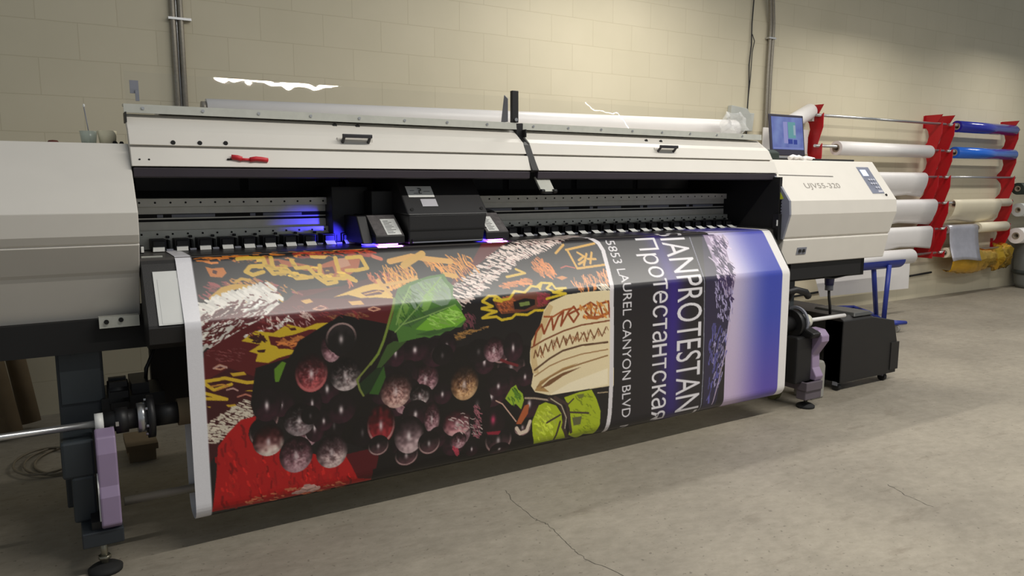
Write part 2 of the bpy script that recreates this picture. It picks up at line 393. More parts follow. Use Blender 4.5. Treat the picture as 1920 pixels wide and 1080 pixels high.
def holes(par, pts):
    for i, (x, z, r) in enumerate(pts):
        y = ho(z); MB().cyl((x, y+.004, z), (x, y-.0025, z+.0015), r, 16).build('plug_hole', M_hole, par)
holes(hl, [(0.381, 1.511, .0085), (0.474, 1.512, .0085), (0.567, 1.514, .0085), (1.030, 1.606, .0095), (1.131, 1.606, .0095)])
holes(hr, [(2.745, 1.590, .0095), (2.848, 1.589, .0095)])
for x_ in (.262, .293): MB().cyl((x_, 3.034, 1.448), (x_, 3.026, 1.448), .0035, 10).build('small_screw', M_hole, hl)
def handle(par, x0, x1, z):
    y = ho(z)
    hd = MB()
    hd.tube([(x0, y+.006, z-.016), (x0, y-.030, z+.018)], .007, 8).tube([(x1, y+.006, z-.016), (x1, y-.030, z+.018)], .007, 8)
    hd.box((x0-.008, y-.036, z+.010), (x1+.008, y-.022, z+.026))
    hd.build('handle', mat('handle_charcoal', (48, 46, 50), 0.4), par, bevel=0.003)
    MB().box((x0-.022, y-.003, z-.024), (x1+.022, y+.01, z+.012)).build('handle_plate', M_white, par, bevel=0.002)
handle(hl, 1.034, 1.146, 1.540); handle(hr, 2.775, 2.885, 1.540)
# clear acrylic screens standing on the hoods
def acrylic():
    m = bpy.data.materials.new('clear_acrylic'); m.use_nodes = True; nt = m.node_tree
    for n in list(nt.nodes): nt.nodes.remove(n)
    out = nt.nodes.new('ShaderNodeOutputMaterial'); mx = nt.nodes.new('ShaderNodeMixShader'); tr_ = nt.nodes.new('ShaderNodeBsdfTransparent'); gl = nt.nodes.new('ShaderNodeBsdfGlossy')
    tr_.inputs['Color'].default_value = (0.98, 0.98, 0.975, 1); gl.inputs['Roughness'].default_value = 0.02
    lwt = nt.nodes.new('ShaderNodeLayerWeight'); lwt.inputs['Blend'].default_value = 0.5
    pw = nt.nodes.new('ShaderNodeMath'); pw.operation = 'POWER'; pw.inputs[1].default_value = 4.0; nt.links.new(lwt.outputs['Facing'], pw.inputs[0])
    lw = nt.nodes.new('ShaderNodeMath'); lw.operation = 'MULTIPLY_ADD'; lw.inputs[1].default_value = 0.5; lw.inputs[2].default_value = 0.045; nt.links.new(pw.outputs[0], lw.inputs[0])
    tc = nt.nodes.new('ShaderNodeTexCoord'); nz = nt.nodes.new('ShaderNodeTexNoise'); nz.inputs['Scale'].default_value = 6
    bp = nt.nodes.new('ShaderNodeBump'); bp.inputs['Strength'].default_value = 0.12; bp.inputs['Distance'].default_value = 0.01
    nt.links.new(tc.outputs['Object'], nz.inputs['Vector']); nt.links.new(nz.outputs['Fac'], bp.inputs['Height']); nt.links.new(bp.outputs['Normal'], gl.inputs['Normal'])
    nt.links.new(lw.outputs[0], mx.inputs[0]); nt.links.new(tr_.outputs[0], mx.inputs[1]); nt.links.new(gl.outputs[0], mx.inputs[2]); nt.links.new(mx.outputs[0], out.inputs[0])
    return m
M_acr = acrylic()
def screen(par, cols):
    # thin clear sheet, slightly warped along its length: (x, top lean)
    vs, fs = [], []
    for x, yt in cols: vs += [(x, 3.205, 1.64), (x, 3.205+(yt-3.205)*.5, 1.711), (x, yt, 1.782)]
    for k in range(len(cols)-1):
        for j in range(2): fs.append((k*3+j, k*3+3+j, k*3+4+j, k*3+1+j))
    tag(MB().add(vs, fs, True).build('acrylic_screen', M_acr, par), 'clear acrylic screen')
screen(hl, [(.245, 3.234), (.45, 3.2462), (.60, 3.2490), (.86, 3.2500), (.92, 3.246), (.97, 3.2492), (1.10, 3.2506), (1.22, 3.240), (1.5, 3.222), (1.935, 3.210)])
screen(hr, [(1.975, 3.212), (2.6, 3.220), (2.92, 3.232), (3.02, 3.248), (3.12, 3.232), (3.66, 3.236)])
MB().box((0.262, 3.222, 1.700), (0.292, 3.228, 1.748)).box((0.279, 3.218, 1.672), (0.292, 3.224, 1.712)).build('hinge_plate', M_gtrim, hl)
# bracket and gap strip between the hoods
cb = MB().hexa([(1.905, 3.150, 1.655), (1.940, 3.150, 1.655), (1.940, 3.172, 1.655), (1.905, 3.172, 1.655)], [(1.905, 3.150, 1.805), (1.940, 3.150, 1.805), (1.940, 3.172, 1.805), (1.905, 3.172, 1.805)]).build('centre_bracket', M_black, PR, bevel=0.002)
MB().hexa([(1.900, 3.19, 1.66), (1.904, 3.19, 1.66), (1.904, 3.25, 1.66), (1.900, 3.25, 1.66)], [(1.900, 3.19, 1.77), (1.904, 3.19, 1.77), (1.904, 3.22, 1.79), (1.900, 3.22, 1.79)]).build('bracket_wing', M_gtrim, cb)
MB().cyl((1.922, 3.148, 1.668), (1.922, 3.14, 1.668), .008).build('bracket_bolt', M_steel, cb)
MB().prism([(3.150, 1.652), (3.150, 1.585), (3.085, 1.545), (3.058, 1.50), (3.005, 1.424), (3.03, 1.415), (3.09, 1.49), (3.11, 1.54), (3.175, 1.60), (3.175, 1.652)], 1.928, 1.966).build('gap_strip', M_black, PR, bevel=0.002)
la = MB().hexa([(1.968, 2.985, 1.325), (2.045, 2.985, 1.325), (2.045, 2.995, 1.320), (1.968, 2.995, 1.320)], [(1.968, 3.045, 1.395), (2.045, 3.045, 1.395), (2.045, 3.055, 1.39), (1.968, 3.055, 1.39)]).build('hood_catch', M_rail, PR)
MB().cyl((1.962, 2.985, 1.326), (1.982, 2.985, 1.326), .010).cyl((2.032, 2.985, 1.326), (2.052, 2.985, 1.326), .010).box((1.966, 2.986, 1.314), (2.047, 2.994, 1.322)).build('catch_clip', M_black, la)
# --- the body behind the opening
MB().box((XL+.01, 3.72, 0.98), (XR+.02, 3.95, 1.50)).box((.36, 3.24, 1.585), (XR+.02, 3.95, 1.625)).build('rear_body', M_dark, PR)
MB().box((3.630, 2.972, 1.10), (3.652, 3.72, 1.40)).build('inner_liner', M_dark, PR)
MB().prism([(3.21, 1.628), (3.21, 1.64), (3.96, 1.64), (3.96, 1.50), (3.953, 1.50), (3.953, 1.628)], .36, XR+.02).build('top_deck', M_white, PR)
pn = MB()
for k in range(7): pn.box((0.30+k*.48, 3.712, 1.33), (0.74+k*.48, 3.722, 1.52))
pn.build('cavity_panel', mat('cavity_panel_black', (44, 42, 40), 0.5), PR)
# guide beam with its rails
bm_ = MB().box((XL, 3.40, 1.215), (XR, 3.52, 1.300)).box((XL, 3.40, 1.160), (XR, 3.52, 1.205)).build('guide_beam', M_alu, PR)
MB().box((XL, 3.41, 1.20), (XR, 3.50, 1.22)).build('beam_slot', M_hole, bm_)
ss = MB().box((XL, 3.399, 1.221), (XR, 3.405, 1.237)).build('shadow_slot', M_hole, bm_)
for k in range(10):
    MB().box((0.345+k*.37, 3.397, 1.222), (0.345+k*.37+.022, 3.401, 1.234)).build('scale_clip', M_gtrim, bm_)
    MB().box((0.40+k*.37, 3.397, 1.222), (0.40+k*.37+.17, 3.401, 1.234)).build('scale_label', M_gtrim, bm_)
def rail(z0, z1, y, name):
    r = MB().box((XL, y-.02, z0), (XR, y+.05, z1)).use(1); x = XL+.045
    while x < XR: r.cyl((x, y-.0195, (z0+z1)/2), (x, y-.022, (z0+z1)/2), .0042, 10); x += .058
    o = r.build(name, [M_alu if z0 > 1.25 else M_rail, M_hole], PR)
rail(1.268, 1.300, 3.398, 'upper_guide_rail'); rail(1.142, 1.170, 3.386, 'lower_guide_rail')
MB().box((XL, 3.36, 1.095), (XR, 3.52, 1.145)).build('beam_foot', M_rail, PR)
# pinch rollers: one built, the rest copied with their tab
def pinch(x):
    p = MB().box((x-.030, 3.285, 1.098), (x+.026, 3.37, 1.140)).box((x-.024, 3.27, 1.108), (x+.020, 3.29, 1.134)).box((x+.034, 3.30, 1.095), (x+.042, 3.37, 1.135)).cyl((x+.038, 3.345, 1.14), (x+.038, 3.345, 1.150), .008, 10).build('pinch_roller', M_black, PR, bevel=0.003)
    MB().hexa([(x-.030, 3.225, 1.0965), (x+.012, 3.225, 1.0965), (x+.012, 3.228, 1.0975), (x-.030, 3.228, 1.0975)], [(x-.024, 3.272, 1.112), (x+.018, 3.272, 1.112), (x+.018, 3.275, 1.113), (x-.024, 3.275, 1.113)]).build('tab', M_label, p)
    MB().box((x+.022, 3.25, 1.096), (x+.046, 3.275, 1.102)).build('small_tab', M_gtrim, p)
    return p
p0 = pinch(0.335)
for k in range(1, 38):
    c = p0.copy(); COL.objects.link(c); c.parent = PR; c.location = p0.location+Vector((k*.0868, 0, 0))
    for ch in p0.children:
        d = ch.copy(); COL.objects.link(d); d.parent = c
# platen and the black front heater panel the banner slides over
MB().box((XL, 2.99, 1.06), (XR, 3.36, 1.0925)).build('platen', mat('platen_metal', (104, 100, 96), 0.35, 0.6), PR)
FH = MB().prism([(3.40, 1.02), (3.40, 1.088), (3.005, 1.088), (2.990, 1.084), (2.978, 1.072), (2.845, 0.868), (2.842, 0.858), (2.850, 0.80), (2.90, 0.775), (3.05, 0.775), (3.05, 1.02)], 0.238, 3.60).build('front_heater_panel', M_blk2, PR, bevel=0.002)
MB().prism([(3.01, 1.0935), (3.01, 1.098), (3.028, 1.098), (3.028, 1.0935)], 0.245, 0.315).build('paper_edge_guide', M_rail, FH)
fy = lambda z: 2.978+(2.845-2.978)/(0.868-1.072)*(z-1.072)
sk = MB(); 
sk.hexa([(0.272, fy(.868)-.006, .868), (0.42, fy(.868)-.006, .868), (0.42, fy(.868)-.001, .868), (0.272, fy(.868)-.001, .868)], [(0.272, fy(1.046)-.006, 1.046), (0.42, fy(1.046)-.006, 1.046), (0.42, fy(1.046)-.001, 1.046), (0.272, fy(1.046)-.001, 1.046)])
sk.hexa([(0.284, fy(.872)-.0075, .872), (0.42, fy(.872)-.0075, .872), (0.42, fy(.872)-.005, .872), (0.284, fy(.872)-.005, .872)], [(0.284, fy(1.02)-.0075, 1.02), (0.42, fy(1.02)-.0075, 1.02), (0.42, fy(1.02)-.005, 1.02), (0.284, fy(1.02)-.005, 1.02)])
tag(sk.build('instruction_sheet', M_label, FH), 'white paper sheet stuck to the black panel')
MB().box((0.240, 3.10, 1.10), (0.262, 3.16, 1.13)).use(1).box((0.252, 3.095, 1.105), (0.262, 3.101, 1.128)).build('edge_stop', [M_black, M_label], PR, bevel=0.002)
# --- print carriage with its two lamps
CA = MB().hexa([(1.300, 3.02, 1.098), (1.668, 3.02, 1.098), (1.668, 3.45, 1.098), (1.300, 3.45, 1.098)], [(1.300, 3.02, 1.228), (1.690, 3.02, 1.228), (1.690, 3.45, 1.228), (1.300, 3.45, 1.228)])
CA.hexa([(1.295, 3.015, 1.226), (1.695, 3.015, 1.226), (1.695, 3.45, 1.226), (1.295, 3.45, 1.226)], [(1.300, 3.16, 1.385), (1.690, 3.16, 1.385), (1.690, 3.45, 1.385), (1.300, 3.45, 1.385)])
CA = CA.build('carriage', mat('carriage_black', (34, 33, 34), 0.45, var=0.06), PR, bevel=0.006)
cy = lambda z: 3.015+(3.16-3.015)/(1.385-1.226)*(z-1.226)
def decal(x0, x1, z0, z1, fn, name, par, m=None, l=.002):
    return MB().hexa([(x0, fn(z0)-l, z0), (x1, fn(z0)-l, z0), (x1, fn(z0)+.002, z0), (x0, fn(z0)+.002, z0)], [(x0, fn(z1)-l, z1), (x1, fn(z1)-l, z1), (x1, fn(z1)+.002, z1), (x0, fn(z1)+.002, z1)]).build(name, m or M_label, par)
wl = decal(1.330, 1.455, 1.302, 1.350, cy, 'warning_label', CA)
mk = MB(); 
for (x0, x1, z0, z1) in ((1.385, 1.397, 1.338, 1.342), (1.394, 1.399, 1.330, 1.340), (1.386, 1.398, 1.329, 1.332), (1.384, 1.388, 1.318, 1.331), (1.386, 1.398, 1.317, 1.320), (1.345, 1.365, 1.33, 1.332), (1.36, 1.38, 1.318, 1.320), (1.41, 1.44, 1.326, 1.328)):
    mk.box((x0, cy(z0)-.004, z0), (x1, cy(z0)-.001, z1))
mk.build('label_figure', M_print, wl)
decal(1.380, 1.455, 1.262, 1.294, cy, 'rating_label', CA, mat('grey_paper', (186, 184, 190), 0.6))
MB().cyl((1.322, cy(1.248)+.002, 1.248), (1.322, cy(1.248)-.004, 1.25), .008, 12).cyl((1.668, cy(1.248)+.002, 1.248), (1.668, cy(1.248)-.004, 1.25), .008, 12).build('cover_screw', M_hole, CA)
MB().box((1.30, 3.016, 1.158), (1.685, 3.024, 1.163)).box((1.312, 3.010, 1.112), (1.660, 3.024, 1.120)).build('cover_seam', M_gtrim if False else M_hole, CA)
MB().box((1.315, 3.012, 1.104), (1.665, 3.02, 1.110)).build('skirt_strip', M_gtrim, CA)
MB().box((1.20, 3.20, 1.10), (1.31, 3.48, 1.33)).box((1.05, 3.30, 1.10), (1.22, 3.52, 1.35)).build('cable_housing', M_black, CA, bevel=0.004)
M_uv = mat('ultraviolet_lamp', (210, 120, 255), 0.3, emit=(198, 92, 255), es=14)
M_uvb = mat('blue_lamp', (70, 70, 255), 0.3, emit=(60, 50, 255), es=8)
def lampbox(x0, x1, lab, x2=None):
    L = MB().hexa([(x0, 3.03, 1.104), (x1, 3.03, 1.104), (x1, 3.34, 1.104), (x0, 3.34, 1.104)], [(x0, 3.03, 1.140), (x1, 3.03, 1.140), (x1, 3.34, 1.140), (x0, 3.34, 1.140)])
    L.hexa([(x0, 3.03, 1.138), (x1, 3.03, 1.138), (x1, 3.34, 1.138), (x0, 3.34, 1.138)], [(x0, 3.15, 1.225), (x1, 3.15, 1.225), (x1, 3.34, 1.225), (x0, 3.34, 1.225)])
    L = L.build('curing_lamp', M_black, PR, bevel=0.004)
    f = lambda z: 3.03+(3.15-3.03)/(1.225-1.138)*(z-1.138)
    decal(x0+.004, x1-.004, 1.140, 1.223, f, 'vent_plate', L, mat('grey_vent', (96, 92, 92), 0.45, var=0.2, scale=60), .002)
    decal(lab[0], lab[1], 1.143, 1.207, f, 'lamp_label', L, None, .004)
    k = MB(); rr = random.Random(7)
    for i in range(9): 
        z = 1.15+i*.006; k.box((lab[0]+.008, f(z)-.006, z), (lab[0]+rr.uniform(.03, lab[1]-lab[0]-.006), f(z)-.003, z+.002))
    k.build('label_text', mat('faint_print', (130, 130, 130), 0.6), L)
    g = MB().box((x0+.02, 3.040, 1.0985), (x1-.03, 3.10, 1.1035)); g.build('lamp_glow', M_uv, L)
    MB().box((x0-.035, 3.046, 1.0985), (x0+.02, 3.11, 1.102)).build('lamp_window', M_uvb, L)
    area_light('curing_lamp_light', ((x0+x1)/2, 3.035, 1.102), (x1-x0-.02, .02), .5, (0.55, 0.2, 1.0), (math.radians(-35), 0, 0))
    return L
lampbox(1.150, 1.285, (1.205, 1.272)); lampbox(1.690, 1.815, (1.705, 1.762))
MB().hexa([(1.105, 3.06, 1.104), (1.150, 3.06, 1.104), (1.150, 3.36, 1.104), (1.105, 3.36, 1.104)], [(1.105, 3.14, 1.222), (1.150, 3.14, 1.222), (1.150, 3.36, 1.222), (1.105, 3.36, 1.222)]).build('lamp_cowl', M_black, CA, bevel=0.004)
MB().tube([(1.75, 3.17, 1.235), (1.80, 3.19, 1.23), (1.845, 3.21, 1.215), (1.845, 3.21, 1.19)], .008).build('carriage_cable', M_black, CA)
bl = bpy.data.lights.new('stray_blue', 'SPOT'); bl.energy = 5.5; bl.color = (0.05, 0.04, 1.0); bl.shadow_soft_size = 0.01; bl.spot_size = math.radians(62); bl.spot_blend = .5
bo = bpy.data.objects.new('stray_blue', bl); COL.objects.link(bo); bo.location = (1.098, 3.17, 1.118)
bo.rotation_euler = (Vector((1.035, 3.30, 1.118))-bo.location).to_track_quat('-Z', 'Y').to_euler()
# --- under-frame, legs, levelling feet
MB().box((-1.25, 3.06, 0.755), (4.62, 3.40, 0.872)).build('main_frame', M_dark, PR)
MB().prism([(3.00, 0.775), (3.00, 0.878), (3.7, 0.878), (3.7, 0.775)], 3.80, 4.495).build('drip_tray_box', M_black, PR, bevel=0.003)
def leg(x0, x1):
    L = MB().box((x0, 3.12, 0.16), (x1, 3.34, 0.76)).use(0).build('leg', M_slate, PR, bevel=0.006)
    MB().box((x0+.01, 3.112, 0.56), (x1-.01, 3.124, 0.75)).box((x0+.05, 3.105, 0.735), (x0+.06, 3.115, 0.756)).build('leg_plate', mat('dark_teal_panel', (48, 54, 58), 0.5), L)
    return L
leg(-0.05, 0.10); leg(3.86, 4.0)
def foot_beam(x0, x1, mirror=False):
    B = MB().hexa([(x0, 2.82, 0.118), (x1, 2.82, 0.118), (x1, 3.75, 0.118), (x0, 3.75, 0.118)], [(x0, 2.82, 0.172), (x1, 2.82, 0.172), (x1, 3.75, 0.172), (x0, 3.75, 0.172)]).build('foot_beam', M_slate if not mirror else mat('mauve_grey_beam', (92, 84, 92), 0.5), PR, bevel=0.004)
    xm = (x0+x1)/2
    MB().cyl((xm, 2.88, 0.02), (xm, 2.88, 0.125), .011, 14).cyl((xm, 2.88, 0.045), (xm, 2.88, 0.058), .021, 6).build('levelling_screw', mat('zinc_screw', (150, 146, 130), 0.35, 0.8), B)
    MB().lathe((xm, 2.88, 0.0), [(0.0, 0.0), (.055, 0.0), (.056, .012), (.045, .020), (.020, .030), (0.0, .030)]).build('levelling_pad', M_rubber, B)
    MB().lathe((xm, 3.6, 0.0), [(0.0, 0.0), (.045, 0.0), (.045, .02), (.015, .03), (.015, .12), (0, .12)]).build('castor_stem', mat('zinc_screw', (150, 146, 130)), B)
    return B
foot_beam(-0.012, 0.116); foot_beam(3.775, 3.925, True)
cw = MB().cyl((3.80, 3.10, .05), (3.84, 3.10, .05), .05, 20).build('castor', mat('olive_castor', (112, 112, 70), 0.5), PR)
# --- take-up unit: motor bracket (left), tail bracket (right), shafts, chucks
def bracket(x0, x1, name, side):
    pts = [(2.862, 0.172), (2.818, 0.185), (2.815, 0.29), (2.85, 0.36), (2.845, 0.45), (2.862, 0.50), (2.90, 0.505), (2.93, 0.47), (2.92, 0.172)]
    if side < 0: pts = [(2.835, 0.172), (2.800, 0.195), (2.800, 0.295), (2.815, 0.33), (2.815, 0.445), (2.835, 0.500), (2.90, 0.515), (2.93, 0.48), (2.92, 0.172)]
    return MB().prism(pts, x0, x1).build(name, M_lilac, PR, bevel=0.006)
bl_ = bracket(0.050, 0.112, 'take_up_bracket', -1)
MB().prism([(2.812, 0.21), (2.812, 0.33), (2.83, 0.37), (2.85, 0.37), (2.85, 0.20)], 0.0465, 0.0505).build('bracket_sticker', M_label, bl_)
MB().box((0.02, 2.84, .172), (0.05, 2.95, .20)).use(0).build('bracket_clamp', M_black, bl_)
MB().box((-0.055, 2.93, 0.335), (0.048, 3.12, 0.470)).box((-0.03, 2.93, 0.17), (0.045, 3.14, 0.34)).build('drive_housing', mat('dark_teal_panel', (48, 54, 58)), PR, bevel=0.01)
br_ = MB().prism([(2.835, 0.172), (2.825, 0.20), (2.855, 0.25), (2.86, 0.33), (2.80, 0.42), (2.80, 0.455), (2.83, 0.488), (2.90, 0.492), (2.93, 0.46), (2.90, 0.37), (2.89, 0.28), (2.90, 0.172)], 3.865, 3.935).build('tail_bracket', M_lilac, PR, bevel=0.006)
MB().box((3.72, 2.86, 0.16), (3.862, 3.10, 0.45)).prism([(2.82, .44), (2.80, .475), (2.87, .50), (2.99, .49), (2.99, .44)], 3.79, 3.866).build('tail_housing', M_black, PR, bevel=0.012)
MB().box((3.78, 2.83, 0.06), (3.93, 2.90, 0.172)).build('tail_plinth', mat('mauve_grey_beam', (92, 84, 92)), PR, bevel=0.006)
sh = MB().cyl((-0.75, 2.95, 0.518), (0.07, 2.95, 0.518), .0125, 16).build('drive_shaft', M_steel, PR)
MB().cyl((0.055, 2.95, 0.518), (0.082, 2.95, 0.518), .036, 26).build('shaft_collar', mat('white_nylon', (226, 226, 222), 0.4), sh)
ch = MB().cyl((0.082, 2.95, 0.518), (0.19, 2.95, 0.518), .036, 26).cyl((0.12, 2.95, 0.518), (0.16, 2.95, 0.518), .046, 26).cyl((0.222, 2.95, 0.518), (0.245, 2.95, 0.518), .078, 30).cyl((0.245, 2.95, 0.518), (0.34, 2.95, 0.518), .040, 26).build('chuck', M_black, PR)
MB().cyl((0.190, 2.95, 0.518), (0.222, 2.95, 0.518), .054, 30).build('chuck_ring', M_steel, ch)
sb = MB()
for a in range(6):
    q = a*math.pi/3+.3; sb.cyl((0.244, 2.95+.062*math.cos(q), .518+.062*math.sin(q)), (0.215, 2.95+.062*math.cos(q), .518+.062*math.sin(q)), .006, 8)
sb.box((0.10, 2.908, 0.50), (0.112, 2.918, 0.512)).box((0.118, 2.90, 0.512), (0.128, 2.91, 0.528)); sb.build('chuck_bolt', M_steel, ch)
gb = MB()
for a in range(9):
    q = a*2*math.pi/9; gb.box((0.115, 3.16+.06*math.cos(q)-.013, .555+.06*math.sin(q)-.013), (0.175, 3.16+.06*math.cos(q)+.013, .555+.06*math.sin(q)+.013))
gb.cyl((0.11, 3.16, .555), (0.18, 3.16, .555), .062, 24).box((0.19, 3.12, .50), (0.25, 3.3, .605)).box((0.085, 3.10, .46), (0.30, 3.32, .565)); gb.build('drive_gear', M_black, PR)
MB().tube([(0.245, 3.2, .58), (0.25, 3.2, .64), (0.28, 3.22, .70), (0.31, 3.25, .76)], .008).build('drive_cable', M_black, PR)
MB().box((0.285, 3.42, 0.36), (0.60, 3.48, 0.75)).build('lower_guard', mat('brown_black_guard', (48, 43, 37), 0.6), PR)
MB().cyl((0.13, 2.97, 0.205), (3.60, 2.97, 0.205), .0165, 18).build('tension_bar', mat('dull_aluminium_tube', (150, 144, 130), 0.45, 0.4), PR)
cr_ = MB().cyl((3.60, 2.95, .518), (3.76, 2.95, .518), .045, 24).cyl((3.76, 2.95, .518), (3.80, 2.95, .518), .085, 28).cyl((3.80, 2.95, .518), (3.86, 2.95, .518), .04, 24).build('tail_chuck', M_black, PR)
MB().ring((3.80, 2.95, .53), (3.815, 2.95, .53), .094, .080).build('tail_ring', M_gtrim, cr_)
MB().box((3.80, 2.87, .52), (3.822, 2.90, .56)).box((3.80, 2.88, .455), (3.82, 2.90, .475)).cyl((3.80, 2.89, .50), (3.815, 2.89, .50), .012, 12).build('tail_bolt', M_steel, cr_)
rs = MB().cyl((3.90, 2.95, .522), (4.285, 2.95, .522), .0125, 16).build('tail_shaft', mat('white_sleeve', (222, 220, 218), 0.4), PR)
MB().cyl((3.865, 2.95, .522), (3.915, 2.95, .522), .042, 26).use(1).cyl((3.868, 2.905, .52), (3.876, 2.915, .52), .012, 10).build('tail_collar', [mat('cream_nylon', (214, 212, 196), 0.4), M_gtrim], rs)
MB().tube([(3.72, 2.99, .70), (3.82, 2.97, .72), (3.90, 2.96, .70), (3.94, 2.97, .67)], .022).tube([(3.73, 3.0, .74), (3.80, 2.98, .69), (3.76, 2.98, .64), (3.73, 2.97, .57)], .018).build('hose_bundle', M_black, PR)
# blue plug hanging under the right cabinet
pl = MB().cyl((4.32, 3.10, .775), (4.32, 3.10, .70), .034, 20, .028).build('hanging_plug', mat('navy_plug', (44, 46, 92), 0.4), PR)
MB().cyl((4.32, 3.10, .70), (4.32, 3.10, .665), .026, 20).build('plug_collar', M_gtrim, pl)
MB().tube([(4.32, 3.10, .67), (4.325, 3.10, .62), (4.34, 3.10, .56), (4.36, 3.11, .50)], .009).tube([(4.15, 3.02, .77), (4.25, 3.03, .755), (4.32, 3.05, .755), (4.40, 3.04, .765), (4.46, 3.03, .775)], .006).build('plug_cable', M_black, pl)
# ------------------------------------------------------------------ the printed banner
BX0, BW = 0.353, 3.222
BPROF = fillet([(3.42, 1.095), (2.985, 1.095), (2.825, 0.862), (2.82, 0.12), (2.985, 0.12), (3.004, 0.50)], [.05, .06, .07, .07])
BCUM = np.r_[0, np.cumsum(np.linalg.norm(np.diff(BPROF, axis=0), axis=1))]
BT0, BT1 = 0.06, float(BCUM[-1])
